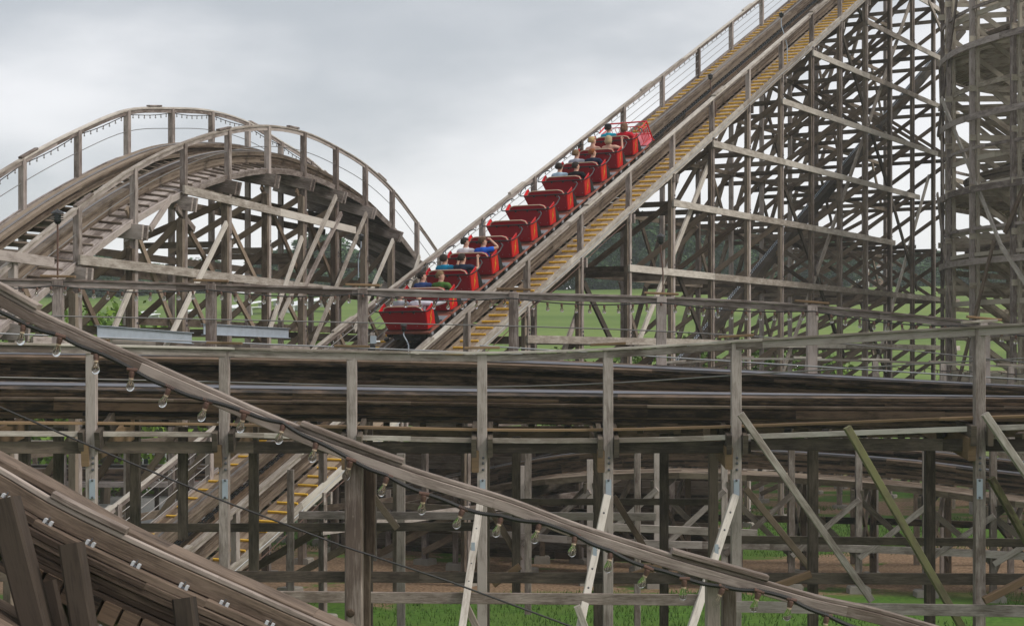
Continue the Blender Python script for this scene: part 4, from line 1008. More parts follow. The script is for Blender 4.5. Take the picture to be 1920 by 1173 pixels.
# ------------------------------------------------------------------ the train
def car_proto():
    root = empty('coaster_car', (0, 0, 0), 'x', 'coaster car', 'red cars of the coaster train')
    def B(name, mat, mb, parent=None, smooth=False):
        if name not in ('chassis', 'wheel', 'hub', 'guide_wheel', 'floor', 'floor_plate', 'rear_step'): mb.v = [(x * 1.07, y, z if z < .15 else .15 + (z - .15) * 1.0) for x, y, z in mb.v]
        return mb.build(name, mat, parent or root, smooth)
    m = MB(); poly(m, [(-.49, -.25, .15), (.49, -.25, .15), (.585, -.31, .62), (-.585, -.31, .62)], .022, (0, -1, -.1)); bp = B('back_panel', 'redd', m)
    m = MB()
    for x in (-.47, -.28, .28, .47):
        for z, w in ((.24, 1), (.57, 1.12)): lathe(m, [(0, 0), (.009, 0), (.006, .006), (0, .007)], (x * w, -.277 - (z - .15) * .128, z), V((0, -1, 0)), 6)
    B('rivets', 'plate', m, bp)
    for s in (-1, 1):
        pts = [(s * .49, -.25, .15), (s * .585, -.31, .62), (s * .60, -.16, .655), (s * .60, -.01, .69), (s * .50, .07, .13)]
        if s < 0: pts = pts[::-1]
        m = MB(); poly(m, pts, .02, (s, 0, 0)); sp = B('side_panel', 'red', m)
        def Q(y, z): return (s * (.515 + (z - .15) * .19 + .008), y, z)
        bolt = [(-.05, .60), (-.16, .40), (-.11, .405), (-.19, .20), (-.085, .37), (-.14, .372)]
        if s > 0: bolt = bolt[::1]
        m = MB(); poly(m, [Q(y, z) for y, z in bolt], .004, (s, 0, 0)); B('yellow_flash', 'bolt_yellow', m, sp)
        m = MB(); tube(m, [(s * .50, .07, .13), (s * .60, -.01, .69)], .012, 6); B('edge_trim', 'redd', m, sp)
        m = MB(); poly(m, [(s * .54, -.01, .62), (s * .54, .07, .56), (s * .53, .18, .36), (s * .52, .22, .10), (s * .51, .07, .10)], .03, (s, 0, 0)); B('front_wing', 'black', m)
    # seat back cushion with piping, seat
    prof2 = [(-.50, .58), (-.46, .68), (-.36, .715), (.36, .715), (.46, .68), (.50, .58), (.44, .30), (-.44, .30)]
    m = MB(); poly(m, [(x, -.285, z) for x, z in prof2], .07, (0, 1, 0)); sb = B('seat_back', 'redd', m)
    m = MB(); tube(m, [(-.50, -.28, .60), (-.46, -.28, .685), (-.36, -.28, .72), (0, -.28, .724), (.36, -.28, .72), (.46, -.28, .685), (.50, -.28, .60)], .014, 6); B('piping', 'beige', m, sb)
    m = MB(); sweep(m, [V((0, -.24, .25)), V((0, .18, .27))], [V((1, 0, 0))] * 2, [V((0, 0, 1))] * 2, .94, .12, .02); B('seat', 'rubber', m)
    m = MB(); tube(m, [(-.585, .22, .72), (-.64, .22, .745), (-.72, .12, .735), (-.745, -.10, .69), (-.715, -.27, .65), (-.66, -.345, .632), (-.55, -.355, .628), (0, -.355, .628), (.55, -.355, .628), (.66, -.345, .632), (.715, -.27, .65), (.745, -.10, .69), (.72, .12, .735), (.64, .22, .745), (.585, .22, .72)], .0155, 7); gr = B('grab_rail', 'black', m, smooth=True)
    m = MB()
    for x in (-.3, 0.02, .3): box(m, (x, -.325, .60), .04, .05, .05)
    B('rail_bracket', 'black', m, gr)
    m = MB(); tube(m, [(-.42, .26, .30), (-.42, .20, .47), (.42, .20, .47), (.42, .26, .30)], .018, 7); B('lap_bar', 'black', m)
    m = MB(); box(m, (0, .20, .085), 1.22, .96, .05, .008); B('floor', 'carpet', m)
    m = MB(); box(m, (0, .42, .118), 1.20, .26, .012); B('floor_plate', 'plate', m)
    m = MB(); box(m, (0, -.28, .085), 1.2, .10, .05, .008); B('rear_step', 'carpet', m)
    m = MB(); box(m, (0, .05, -.02), .92, .62, .16, .02); box(m, (0, -.32, .0), .34, .2, .14, .02); tube(m, [(0, .3, 0), (0, .78, 0)], .04, 8); tube(m, [(-.34, -.34, -.05), (.34, -.34, -.05)], .03, 8); B('chassis', 'rubber', m)
    for sx in (-1, 1):
        for y in (-.2, .32):
            m = MB(); lathe(m, [(0, 0), (.10, 0), (.10, .06), (0, .06)], (sx * .53, y, .03), V((sx, 0, 0)), 14); w = B('wheel', 'rubber', m)
            m = MB(); lathe(m, [(0, 0), (.05, 0), (.045, .012), (0, .014)], (sx * .59, y, .03), V((sx, 0, 0)), 10); B('hub', 'plate', m, w)
            m = MB(); lathe(m, [(0, 0), (.06, 0), (.06, .05), (0, .05)], (sx * .70, y, -.10), V((0, 0, -1)), 10); B('guide_wheel', 'rubber', m, w)
    for o_ in root.children: pass
    return root
def copy_tree(o, parent=None):
    c = o.copy(); col.objects.link(c); c.parent = parent
    for ch in list(o.children): copy_tree(ch, c)
    return c
car_labels = ['lowest and last red car of the train, carrying riders in grey and in white', 'second red car from the bottom, carrying a navy shirt and a green shirt',
              'third red car from the bottom, carrying a teal shirt and a dark navy shirt', 'fourth red car from the bottom, carrying a white shirt and a bright blue shirt',
              'lowest of the four empty red cars, just above the riders in white and bright blue', 'second from the bottom of the four empty red cars', 'third from the bottom of the four empty red cars',
              'uppermost of the four empty red cars, just below the riders in pale blue and black', 'red car carrying a man in pale blue and a man in black', 'red car carrying a rider in grey and a red haired boy in navy',
              'red car just behind the front one, carrying two blonde women', 'front red car at the top of the train with red wire grille and pink nose']
slope = (LF * math.cos(SL) + V((0, 0, 1)) * math.sin(SL)); upn = (LF * -math.sin(SL) + V((0, 0, 1)) * math.cos(SL))
CARM = Matrix((( LR.x, slope.x, upn.x), (LR.y, slope.y, upn.y), (LR.z, slope.z, upn.z)))
proto = car_proto(); cars = []
CS0, CS1 = -.90, 2.95
for i in range(12):
    c = proto if i == 0 else copy_tree(proto)
    s = CS0 + (CS1 - CS0) * i / 11
    c.location = LP(s, LW / 2, -1.0) + upn * .46; c.rotation_mode = 'QUATERNION'; c.rotation_quaternion = CARM.to_quaternion(); c['label'] = car_labels[i]; cars.append(c)
def nose():
    c = cars[11]
    m = MB(); S = .022
    tube(m, [(-.60, .2, .70), (-.62, .50, .72), (-.62, .80, .76), (.62, .80, .76), (.62, .50, .72), (.60, .2, .70)], S, 6)
    for x in (-.62, .62): tube(m, [(x, .80, .76), (x, .83, .60), (x, .95, .20), (x * .98, 1.05, .12)], S, 6)
    for z in (.62, .36): tube(m, [(-.6, .84 + (.62 - z) * .25, z), (.6, .84 + (.62 - z) * .25, z)], .014, 6)
    for x in np.linspace(-.55, .55, 10): tube(m, [(x, .84, .62), (x, .95, .2)], .009, 5)
    for s in (-1, 1):
        for y in np.linspace(.4, .75, 5): tube(m, [(s * .6, y, .60), (s * .6, y + .02, .25)], .010, 5)
        tube(m, [(s * .6, .3, .62), (s * .6, .84, .62)], .016, 6); tube(m, [(s * .6, .3, .25), (s * .6, .92, .25)], .014, 6)
    m.v = [(x, y, .15 + (z - .15) * 1.0) for x, y, z in m.v]; m.build('wire_grille', 'red', c)
    m = MB(); poly(m, [(-.6, .55, .12), (.6, .55, .12), (.6, 1.0, .14), (.42, 1.32, .24), (-.42, 1.32, .24), (-.6, 1.0, .14)], .03, (0, 0, 1)); m.build('nose_plate', 'pink', c)
nose()

# ------------------------------------------------------------------ riders
def skinned(name, verts, edges, radii, roots, mat, parent, sub=2):
    me = bpy.data.meshes.new(name); me.from_pydata([tuple(v) for v in verts], edges, []); o = bpy.data.objects.new(name, me); col.objects.link(o)
    md = o.modifiers.new('Skin', 'SKIN'); md.use_smooth_shade = True
    sv = me.skin_vertices[0].data
    for i, r in enumerate(radii):
        sv[i].radius = (r, r) if not isinstance(r, tuple) else r; sv[i].use_root = i in roots
    s = o.modifiers.new('Subdivision', 'SUBSURF'); s.levels = sub; s.render_levels = sub
    me.materials.append(MT[mat] if isinstance(mat, str) else mat)
    if parent: o.parent = parent
    return o
def cloth(c, i=[0]): i[0] += 1; return plain('shirt_cloth_%d' % i[0], c, .9, spec=.1, scale=20, var=.12)
def rider(ci, side, label, shirt, hairc, hair='short', turn=0.0, arms='rest', sleeve=.5, nod=0.0, pants=(.05, .055, .07), cap=None, x=.25, size=1.0):
    car = cars[ci]
    root = empty('person', (0, 0, 0), label, 'person', 'riders seated in the red train')
    rot = Matrix.Rotation(R_(-14), 3, 'X')
    off = car.location + CARM @ V((side * x, -.07, .215))
    root.location = off; root.rotation_mode = 'QUATERNION'; root.rotation_quaternion = (CARM @ rot).to_quaternion(); root.scale = (size,) * 3
    ct, st = math.cos(R_(turn)), math.sin(R_(turn))
    hc = V((0, .03, .665))
    def hd(x_, y_, z_): return V((hc.x + x_ * ct + y_ * st, hc.y - x_ * st + y_ * ct, hc.z + z_))
    v = [(0, 0, 0), (0, -.01, .20), (0, 0, .40), (0, .005, .51), (0, .012, .555), hd(0, .02, -.07), hd(0, .005, .005), hd(0, -.005, .065)]
    r = [.125, .12, .135, .075, .056, .07, .092, .07]
    e = [(0, 1), (1, 2), (2, 3), (3, 4), (4, 5), (5, 6), (6, 7)]
    def add(ch, rr, root_=None):
        b = len(v); prev = root_
        for k, (p, q) in enumerate(zip(ch, rr)):
            v.append(tuple(p)); r.append(q)
            if prev is not None: e.append((prev, len(v) - 1))
            prev = len(v) - 1
        return b
    arm_t = {}
    roots = [0]
    for s in (-1, 1):
        mode = arms if isinstance(arms, str) else arms[0 if s < 0 else 1]
        if mode == 'rest': el, wr = V((s * .25, .09, .22)), V((s * .15, .31, .22))
        elif mode == 'head': el, wr = V((s * .36, .12, .50)), V((s * .17, .12, .68))
        elif mode == 'out': el, wr = V((s * .42, .10, .42)), V((s * .60, .24, .46))
        elif mode == 'up': el, wr = V((s * .30, .20, .38)), V((s * .26, .30, .62))
        elif mode == 'bar': el, wr = V((s * .30, .14, .30)), V((s * .26, .38, .42))
        sh = V((s * .19, 0, .465)); b = add([V((s * .10, 0, .46)), sh, el, wr], [.06, .058, .040, .026], 2)
        arm_t[s] = (sh, el, wr); d = (wr - el).normalized(); l, u = frame(d)
        pc = wr + d * .045; add([pc], [(.034, .018)], len(v) - 1)
        for k in range(4):
            f0 = pc + l * (.024 - .016 * k); L = (.058, .068, .064, .05)[k]; b = add([f0, f0 + d * L * .55 - u * .008, f0 + d * L * .9 - u * .03], [.0085, .008, .0065]); roots.append(b)
        f0 = wr + d * .02 + l * .026; b = add([f0, f0 + l * .025 + d * .025, f0 + l * .030 + d * .055], [.010, .009, .007]); roots.append(b)
    for s in (-1, 1): add([(s * .09, .06, -.01), (s * .12, .40, .06), (s * .12, .50, -.10), (s * .12, .60, -.12)], [.082, .058, .045, .03], 0)
    b = add([hd(0, .075, -.01), hd(0, .104, -.022)], [.018, .014]); roots.append(b)
    for s in (-1, 1): b = add([hd(s * .075, -.005, -.03), hd(s * .092, -.014, -.002)], [.014, .017]); roots.append(b)
    body = skinned('body', v, e, r, roots, 'skin', root, 2)
    # shirt with sleeves
    sv_ = [(0, 0, -.03), (0, -.012, .20), (0, 0, .40), (0, .0, .495), (0, .006, .54)]; sr = [.142, .137, .155, .112, .068]; se = [(0, 1), (1, 2), (2, 3), (3, 4)]
    if sleeve > 0:
        for s in (-1, 1):
            sh, el, wr = arm_t[s]; q = sh.lerp(el, min(1, sleeve * 1.3)); n0 = len(sv_)
            sv_ += [(s * .10, 0, .47), tuple(sh), tuple(q)]; sr += [.085, .078, .062]; se += [(2, n0), (n0, n0 + 1), (n0 + 1, n0 + 2)]
            if sleeve > .8: sv_ += [tuple(el), tuple(wr)]; sr[-1] = .056; sr += [.052, .042]; se[-1] = (n0 + 1, n0 + 3); se.append((n0 + 3, n0 + 4)); sv_[n0 + 2] = tuple(sh.lerp(el, .5)); se[-2] = (n0 + 2, n0 + 3); se.append((n0 + 1, n0 + 2))
    else: sv_ = sv_[:4]; sr = sr[:4]; se = se[:3]; sr[3] = .08; sv_[3] = (0, 0, .45)
    skinned('shirt', sv_, se, sr, [0], cloth(shirt), root, 2)
    pv = [(0, 0, -.02), (-.09, .06, -.01), (-.12, .40, .06), (-.12, .49, -.08), (.09, .06, -.01), (.12, .40, .06), (.12, .49, -.08)]
    skinned('trousers', pv, [(0, 1), (1, 2), (2, 3), (0, 4), (4, 5), (5, 6)], [.14, .095, .07, .058, .095, .07, .058], [0], cloth(pants), root, 1)
    # hair
    hm = plain('hair_colour', hairc, .75, spec=.2, scale=60, var=.5)
    m = MB(); n = 20; rows = 12; vs = []; idx = {}; fs = []
    rx, ry, rz = .100, .114, .108
    low = {'short': -.055, 'cap': -.04, 'bob': -.13, 'long': -.14, 'bun': -.05}[hair]
    for i in range(rows + 1):
        th = math.pi * i / rows * .80
        for j in range(n):
            a = 2 * math.pi * j / n; d = V((math.sin(th) * math.cos(a), math.sin(th) * math.sin(a), math.cos(th)))
            k = 1 + random.uniform(-.035, .045)
            x_ = d.x * rx * k; y_ = d.y * ry * k - .012; z_ = d.z * rz * k + .012
            if hair in ('bob', 'long') and z_ < -.01: t = (z_ + .01) / -.07; z_ = -.01 - t * (.13 if hair == 'bob' else .15); x_ *= 1.25; y_ = y_ * 1.2 - .01
            vs.append(hd(x_, y_, z_)); idx[(i, j)] = (d, z_)
    for i in range(rows):
        for j in range(n):
            j2 = (j + 1) % n; d, z_ = idx[(i + 1, j)]
            a = 2 * math.pi * (j + .5) / n; front = math.sin(a)
            lim = .045 if front > .45 else (low if front < .15 else -.01)
            if z_ < lim: continue
            fs.append((i * n + j, (i + 1) * n + j, (i + 1) * n + j2, i * n + j2))
    m.add(vs, fs, [[(0, 0)] * 4 for _ in fs], .5); m.build('hair', hm, root, True)
    if hair == 'bun': m = MB(); lathe(m, [(0, -.03), (.028, -.02), (.036, .0), (.03, .022), (0, .035)], hd(0, -.09, .085), V((0, -.4, 1)), 10); m.build('hair_bun', hm, root, True)
    if hair == 'long': m = MB(); tube(m, [hd(0, -.10, .03), hd(0, -.135, -.01), hd(0, -.13, -.10), hd(0, -.11, -.17)], [.022, .034, .030, .012], 8); m.build('ponytail', hm, root, True)
    if cap:
        m = MB(); lathe(m, [(.100, -.0), (.104, .03), (.094, .075), (.06, .108), (0, .12)], hd(0, -.01, .012), V((0, -.1, 1)), 18); cp_ = m.build('cap', cloth(cap), root, True)
    for s in (-1, 1):
        m = MB(); lathe(m, [(0, 0), (.009, .002), (.0, .006)], hd(s * .032, .078, .008), V((st, ct, 0)), 8); m.build('eye', 'winglass', root, True)
    m = MB(); beam(m, hd(-.02, .083, -.055), hd(.02, .083, -.055), .006, .006); m.build('mouth', 'maroon', root)
    return root
dk = (.025, .017, .012); br = (.075, .04, .02); lb = (.16, .10, .05); rd = (.20, .065, .02); bl = (.42, .30, .14)
rider(0, -1, 'person in a grey hooded top at the left of the last car, dark hair', (.30, .31, .34), dk, turn=50, sleeve=1)
rider(0, 1, 'person in a white shirt in the last car, right arm resting over the side', (.62, .60, .66), dk, turn=60, arms=('rest', 'out'), sleeve=1)
rider(1, -1, 'person in a dark blue shirt with black hair, seated directly behind the teal shirt', (.03, .06, .17), dk, turn=60)
rider(1, 1, 'person in a green shirt with light brown hair looking to the right', (.06, .13, .03), lb, turn=80)
rider(2, -1, 'person in a teal blue shirt with dark hair, low in the train', (.01, .19, .33), dk, turn=15, arms=('rest', 'bar'))
rider(2, 1, 'person in a dark navy shirt raising both hands in front', (.02, .03, .055), dk, turn=25, arms='up')
rider(3, -1, 'person in a white shirt with short black hair below the empty cars', (.65, .62, .64), dk, turn=60, arms=('rest', 'rest'))
rider(3, 1, 'person in a bright blue shirt with a hand to the face', (.02, .10, .50), br, turn=60, arms=('rest', 'head'))
rider(8, -1, 'man in a pale blue shirt with short dark hair above the empty cars', (.33, .45, .55), dk, turn=10)
rider(8, 1, 'man in a black shirt with dark hair looking to the right', (.012, .012, .014), dk, turn=45)
rider(9, -1, 'rider in grey with fair brown hair, half hidden behind the man in black', (.30, .31, .36), lb, turn=30)
rider(9, 1, 'boy in a navy shirt with bright red hair', (.018, .025, .05), rd, turn=50)
rider(10, -1, 'woman in a patterned white top with blond hair in a bun', (.55, .55, .62), bl, 'bun', turn=40, sleeve=0)
rider(10, 1, 'woman in a black tank top with shoulder length blond hair', (.015, .013, .014), (.36, .27, .16), 'bob', turn=5, sleeve=0, arms=('rest', 'up'))
rider(11, -1, 'man in a turquoise shirt and a black cap in the front car', (.01, .30, .42), dk, turn=10, cap=(.02, .02, .022), arms=('rest', 'rest'))
rider(11, 1, 'woman in a red shirt with long tied brown hair in the front car', (.48, .015, .03), (.14, .075, .045), 'long', turn=0)

# ------------------------------------------------------------------ trees, bushes, buildings and lawn things
def ground_at(u, v):
    """where the ray of this photo point meets the sloping field"""
    y = 60
    while y < 330:
        x = (u - 960) / F * y
        if H - (v - VH) / F * y <= gz(x, y): break
        y += .5
    x = (u - 960) / F * y; return V((x, y, gz(x, y)))
rng = np.random.default_rng(5)
def crown(r, h, n, leaf, lobes):
    """leaf-sized faces gathered in lobes through the crown volume"""
    cs = []
    for _ in range(lobes):
        a = rng.uniform(0, 6.28); t = rng.uniform(0, 1); rr = r * (.35 + .65 * math.sin(math.pi * (t * .8 + .15))) * rng.uniform(.2, .85)
        cs.append((rr * math.cos(a), rr * math.sin(a), h * (.08 + .88 * t), r * rng.uniform(.22, .45)))
    cs = np.array(cs); k = rng.integers(0, lobes, n); d = rng.normal(size=(n, 3)); d /= np.linalg.norm(d, axis=1)[:, None]
    rad = rng.uniform(.45, 1.08, n) ** .6
    P = cs[k, :3] + d * (cs[k, 3] * rad)[:, None] * np.array([1, 1, .85])
    a = rng.normal(size=(n, 3)); a /= np.linalg.norm(a, axis=1)[:, None]; b = np.cross(a, rng.normal(size=(n, 3))); b /= np.linalg.norm(b, axis=1)[:, None]
    s = leaf * rng.uniform(.5, 1.2, n)[:, None]
    q = np.stack([P - a * s, P + b * s * .6, P + a * s, P - b * s * .6], 1).reshape(-1, 3)
    return q, [(4 * i, 4 * i + 1, 4 * i + 2, 4 * i + 3) for i in range(n)]
def plant_mesh(r, h, n, leaf, lobes, mat):
    q, f = crown(r, h, n, leaf, lobes); me = bpy.data.meshes.new('crown'); me.from_pydata(q.tolist(), [], f); me.materials.append(MT[mat]); return me
def tree_proto(kind, r, h, n, leaf, lobes, mat, trunk=True):
    cm = plant_mesh(r, h, n, leaf, lobes, mat)
    m = MB(); th = h * .55; tube(m, [(0, 0, -.5), (.05 * r, 0, th * .4), (0, .05 * r, th)], [.035 * h, .028 * h, .012 * h], 8)
    for k in range(5): a = k * 1.3; tube(m, [(0, 0, th * (.4 + .1 * k)), (r * .5 * math.cos(a), r * .5 * math.sin(a), th * (.75 + .12 * k))], [.013 * h, .005 * h], 6)
    return cm, m
tp = {}
def plant(kind, key, loc, sc, label, cat, group, rz=0):
    cm, tm = tp[key]
    root = empty(kind, loc, label, cat, group, rz); root.scale = sc
    c = bpy.data.objects.new('crown', cm); col.objects.link(c); c.parent = root
    if isinstance(tm, MB): t = tm.build('trunk' if kind == 'tree' else 'stems', 'trunk', root); tp[key] = (cm, t.data)
    else: t = bpy.data.objects.new('trunk' if kind == 'tree' else 'stems', tm); col.objects.link(t); t.parent = root
tp['a'] = tree_proto('tree', 4.6, 10, 12000, .34, 60, 'leaf'); tp['b'] = tree_proto('tree', 3.6, 9, 9000, .32, 46, 'leaf'); tp['c'] = tree_proto('tree', 5.4, 9.5, 13000, .35, 70, 'leaf')
tp['s'] = tree_proto('bush', 1.5, 2.6, 3500, .07, 26, 'leafy')
tspec = [(70, 495, 208, 'b', 'dark round tree at the far left edge of the treeline, behind the arched hill'), (125, 505, 205, 'a', 'broad dark tree left of centre of the small left grove'), (180, 498, 203, 'c', 'tallest dark tree of the left grove, under the arched hill'), (232, 520, 206, 'b', 'lower tree at the right end of the left grove'),
         (300, 545, 236, 'b', 'small distant tree on the ridge right of the left grove'), (385, 540, 236, 'a', 'distant pale tree on the ridge behind the arched hill'), (505, 486, 214, 'b', 'slim tree rising behind the right half of the arched hill'), (548, 478, 212, 'a', 'dark tree beside the slim one behind the arched hill'), (600, 455, 216, 'c', 'tallest dark tree behind the right end of the arched hill'), (655, 492, 220, 'b', 'tree between the arched hill and the brick building'),
         (1012, 470, 222, 'b', 'tree showing just left of the lift hill posts'), (1075, 452, 218, 'a', 'tree at the left end of the right treeline'), (1140, 436, 214, 'c', 'big tree behind the first posts of the lift hill'), (1205, 424, 212, 'a', 'tallest tree of the right treeline, behind the lantern'), (1268, 436, 214, 'b', 'tree right of the lantern in the right treeline'), (1318, 440, 218, 'c', 'wide tree in the middle of the right treeline'), (1380, 448, 216, 'a', 'tree left of the dark chain trough'), (1440, 456, 222, 'b', 'tree behind the dark chain trough'), (1555, 452, 226, 'a', 'tree between the two tan brick blocks'), (1600, 476, 240, 'b', 'small tree on the skyline above the tan brick blocks'), (1730, 480, 238, 'c', 'tree near the helix on the right skyline'), (1860, 470, 236, 'a', 'tree far behind the helix at the right')]
for i, (u, vt, Y, k, lab) in enumerate(tspec):
    x = (u - 960) / F * Y; g = gz(x, Y); zt = H - (vt - VH) / F * Y; h0 = {'a': 10, 'b': 9, 'c': 9.5}[k]; s = max(.45, (zt - g) / h0)
    s *= 1.12; w = min(1.7, max(1.0, s * 1.25)) * random.uniform(.95, 1.15); plant('tree', k, (x, Y, g - .3), (w, w, s), lab, 'tree', 'leafy trees on the ridge beyond the field', i * 1.7)
for i, (u, v, Y, sc, lab) in enumerate(((192, 640, 62, .95, 'bright green bush behind the left foot of the arched hill'), (225, 655, 66, .9, 'smaller bright bush right of the tall one under the arched hill'), (545, 690, 66, .8, 'green bush under the falling end of the arched hill'), (590, 700, 70, .8, 'low green bush left of the lift hill handrail'),
                                    (1085, 720, 72, .8, 'low bush seen above the near track in the middle'), (1232, 700, 76, .9, 'round bush behind the lift hill posts, centre right'), (1290, 700, 78, .9, 'bush just right of the round centre bush'), (1452, 715, 76, 1.1, 'bright green bush near the foot of the dark chain trough'), (1500, 725, 80, 1.0, 'bush right of the one at the chain trough'), (1560, 735, 84, .8, 'low bush left of the helix'), (40, 690, 60, .9, 'low green bush at the left edge above the near track'))):
    x = (u - 960) / F * Y; g = gz(x, Y); zt = H - (v - 70 * sc - VH) / F * Y
    sc2 = max(.6, (zt - g) / 2.7); plant('bush', 's', (x, Y, g), (sc2 * .9, sc2 * .9, sc2), lab, 'bush', 'bright bushes on the near side of the field', i * 2.1)
# buildings on the ridge
def brick_building(u0, u1, v0, Y, label, cols, rows=2, roof='roofg'):
    x0 = (u0 - 960) / F * Y; x1 = (u1 - 960) / F * Y; g = min(gz(x0, Y), gz(x1, Y)) - .3; zt = H - (v0 - VH) / F * Y
    root = empty('brick_building', ((x0 + x1) / 2, Y + 6, g), label, 'building'); w = x1 - x0; h = zt - g
    m = MB(); box(m, (0, 0, h / 2), w, 12, h, 0); wl_ = m.build('wall', 'brick', root)
    m = MB(); box(m, (0, 0, h + .15), w + .5, 12.5, .35, .03); m.build('roof', roof, root)
    for r in range(rows):
        for c in range(cols):
            x = -w / 2 + w * (c + .5) / cols; z = h - (1.3 if rows > 1 else 1.6) - r * 2.6
            if z < 1: continue
            m = MB()
            for a in (-.85, 0, .85): box(m, (x + a, -6.03, z), .10, .08, 1.6)
            for a in (-.75, 0.0, .75): box(m, (x, -6.03, z + a), 1.8, .07, .10)
            f = m.build('window', 'white', root); m = MB(); box(m, (x, -6.005, z), 1.7, .03, 1.5); m.build('pane', 'winglass', f)
    return root
brick_building(628, 760, 498, 238, 'tan brick building on the ridge between the arched hill and the lift hill', 5)
brick_building(1370, 1470, 503, 232, 'low long tan building at the foot of the trees, left of the chain trough', 5, 1)
brick_building(1478, 1522, 474, 234, 'tan brick block with white trim just right of the chain trough', 2)
brick_building(1602, 1630, 480, 234, 'narrow tan brick block standing right of the dark green tree', 1)
brick_building(1640, 1800, 488, 246, 'long pale building with white framed windows left of the helix', 6, 1)
# white tables on the field
tb_p = None; k = 0
for (u0, v0, u1, v1) in ((262, 602, 284, 597), (268, 606, 292, 603), (352, 598, 372, 594), (426, 592, 462, 583), (438, 587, 496, 577), (433, 592, 460, 590), (470, 590, 496, 588), (496, 578, 522, 574), (540, 587, 600, 574), (548, 582, 590, 573), (566, 579, 622, 568), (586, 584, 618, 585), (600, 576, 624, 571)):
    a = ground_at(u0, v0); b = ground_at(u1, v1)
    if tb_p is None:
        tb_p = empty('trestle_table', (0, 0, 0), 'x', 'table', 'long white tables on the field'); m = MB(); box(m, (0, 0, .75), 1, .9, .06); m.build('tabletop', 'white', tb_p)
        for x in (-.44, .44): m = MB(); box(m, (x, 0, .36), .03, .7, .72); m.build('leg', 'white', tb_p)
        t = tb_p
    else: t = copy_tree(tb_p)
    c = (a + b) / 2; t.location = (c.x, c.y, gz(c.x, c.y) - .05); d = b - a; L = max(2.0, min(9.0, math.hypot(d.x, d.y))); t.rotation_euler = (0, -math.atan2(gz(b.x, b.y) - gz(a.x, a.y), L) if L else 0, math.atan2(d.y, d.x)); t.scale = (L, 1.3, 1)
    t['label'] = 'long white table in the rows laid out on the green field behind the arched hill'
m = MB(); c = ground_at(1558, 531); box(m, (0, 0, .45), 1.7, 1.0, .8, .05); box(m, (0, 0, .9), 1.8, 1.1, .1, .03); o = m.build('storage_box', 'winglass'); o.location = c
tag(o, 'dark grey lidded box standing alone on the lawn in front of the brick blocks', 'box')
# sheds at the left under the near track
def shed():
    Y = 66; root = empty('shed', (W(240, 800, Y).x, Y, 0), 'low grey wooden shed with a paned window seen under the near track at left', 'shed'); ox = root.location.x
    x0 = W(-200, 0, Y).x - ox; x1 = W(520, 0, Y).x - ox
    m = MB(); 
    for k in range(16): sweep(m, [V((x0, 0, .1 + k * .2)), V((x1, 0, .1 + k * .2))], [V((0, 1, 0))] * 2, [V((0, -.12, 1)).normalized()] * 2, .06, .21, 0)
    box(m, ((x0 + x1) / 2, 2.2, 1.6), x1 - x0, 4, 3.2); m.build('wall', 'greyd', root)
    m = MB(); poly(m, [(x0 - .3, -.5, 3.2), (x1 + .3, -.5, 3.2), (x1 + .3, 4.4, 3.9), (x0 - .3, 4.4, 3.9)], .12, (0, 0, 1)); m.build('roof', 'roofg', root)
    for u in (290, 455, 60):
        x = W(u, 0, Y).x - ox; m = MB(); 
        for a in (-.42, 0, .42): box(m, (x + a, -.07, 1.55), .05, .06, 1.0)
        for a in (-.5, 0.0, .5): box(m, (x, -.07, 1.55 + a), .9, .05, .05)
        f = m.build('window', 'white' if u == 290 else 'grey', root); m = MB(); box(m, (x, -.045, 1.55), .84, .03, 1.0); m.build('pane', 'winglass', f)
    for u in (-60, 20, 100):
        x = W(u, 0, Y).x - ox; m = MB(); box(m, (x, -.08, 1.3), 1.0, .06, 2.3, .01); m.build('panel', 'maroon', root)
shed()
def mesh_fence():
    p = W(383, 0, 58); root = empty('barrier_fence', (p.x, p.y, 0), 'short orange mesh barrier between the posts at the lower left', 'fence')
    m = MB()
    for k in range(14): z = .35 + k * .075; beam(m, (-.3, 0, z), (.3, 0, z), .012, .03)
    for k in range(9): x = -.3 + k * .075; beam(m, (x, 0, .35), (x, 0, 1.33), .012, .02)
    m.build('mesh', 'orange', root)
    for x in (-.32, .32): m = MB(); beam(m, (x, 0, 0), (x, 0, 1.4), .05, .05); m.build('post', 'grey', root)
mesh_fence()
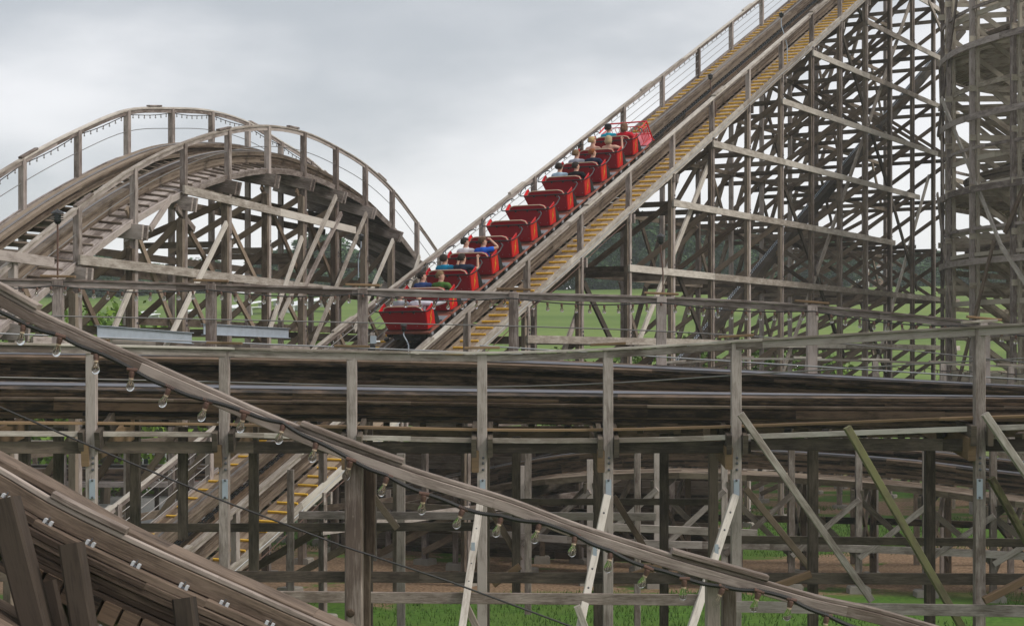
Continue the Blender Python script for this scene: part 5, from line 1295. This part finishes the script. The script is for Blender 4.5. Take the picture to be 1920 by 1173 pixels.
# grass blades on the near lawn
def grass():
    n = 60000; x = rng.uniform(-9, 15, n); y = rng.uniform(31, 62, n)
    keep = np.abs(x / y) < .30; x = x[keep]; y = y[keep]; n = len(x)
    nz_ = np.sin(x * 1.1 + 2) * np.cos(y * .5) + np.sin(x * .37 + y * .21) ; keep = (nz_ > -.5) & ((y < 38.8) | (y > 46.5)); x = x[keep]; y = y[keep]; n = len(x)
    a = rng.uniform(0, 6.28, n); h = rng.uniform(.05, .13, n); w = .012; z = np.array([gz(p, q) for p, q in zip(x, y)])
    dx = np.cos(a) * w; dy = np.sin(a) * w
    q = np.stack([np.stack([x - dx, y - dy, z], 1), np.stack([x + dx, y + dy, z], 1), np.stack([x + rng.normal(0, .03, n), y + rng.normal(0, .03, n), z + h], 1)], 1).reshape(-1, 3)
    me = bpy.data.meshes.new('grass'); me.from_pydata(q.tolist(), [], [(3 * i, 3 * i + 1, 3 * i + 2) for i in range(n)]); me.materials.append(MT['blade'])
    o = bpy.data.objects.new('grass', me); col.objects.link(o); o['kind'] = 'stuff'; tag(o, 'bright green grass blades on the lawn under the tracks', 'grass')
grass()
# ------------------------------------------------------------------ humid air
def haze():
    m = bpy.data.materials.new('humid_air'); m.use_nodes = True; nt = m.node_tree
    for n in list(nt.nodes): nt.nodes.remove(n)
    o = nt.nodes.new('ShaderNodeOutputMaterial'); v = nt.nodes.new('ShaderNodeVolumePrincipled'); v.inputs['Color'].default_value = (.90, .95, 1.0, 1); v.inputs['Density'].default_value = .0005; v.inputs['Anisotropy'].default_value = .0
    nt.links.new(v.outputs[0], o.inputs['Volume'])
    me = bpy.data.meshes.new('haze'); x0, x1, y0, y1, z0, z1 = -422, 422, -24, 442, -3, 36
    vs = [(x, y, z) for z in (z0, z1) for y in (y0, y1) for x in (x0, x1)]
    me.from_pydata(vs, [], [(0, 2, 3, 1), (4, 5, 7, 6), (0, 1, 5, 4), (2, 6, 7, 3), (0, 4, 6, 2), (1, 3, 7, 5)]); me.materials.append(m)
    h = bpy.data.objects.new('haze', me); col.objects.link(h); h['kind'] = 'stuff'; tag(h, 'thin humid haze filling the air over the field', 'haze')
HAZE = True
if HAZE: haze()
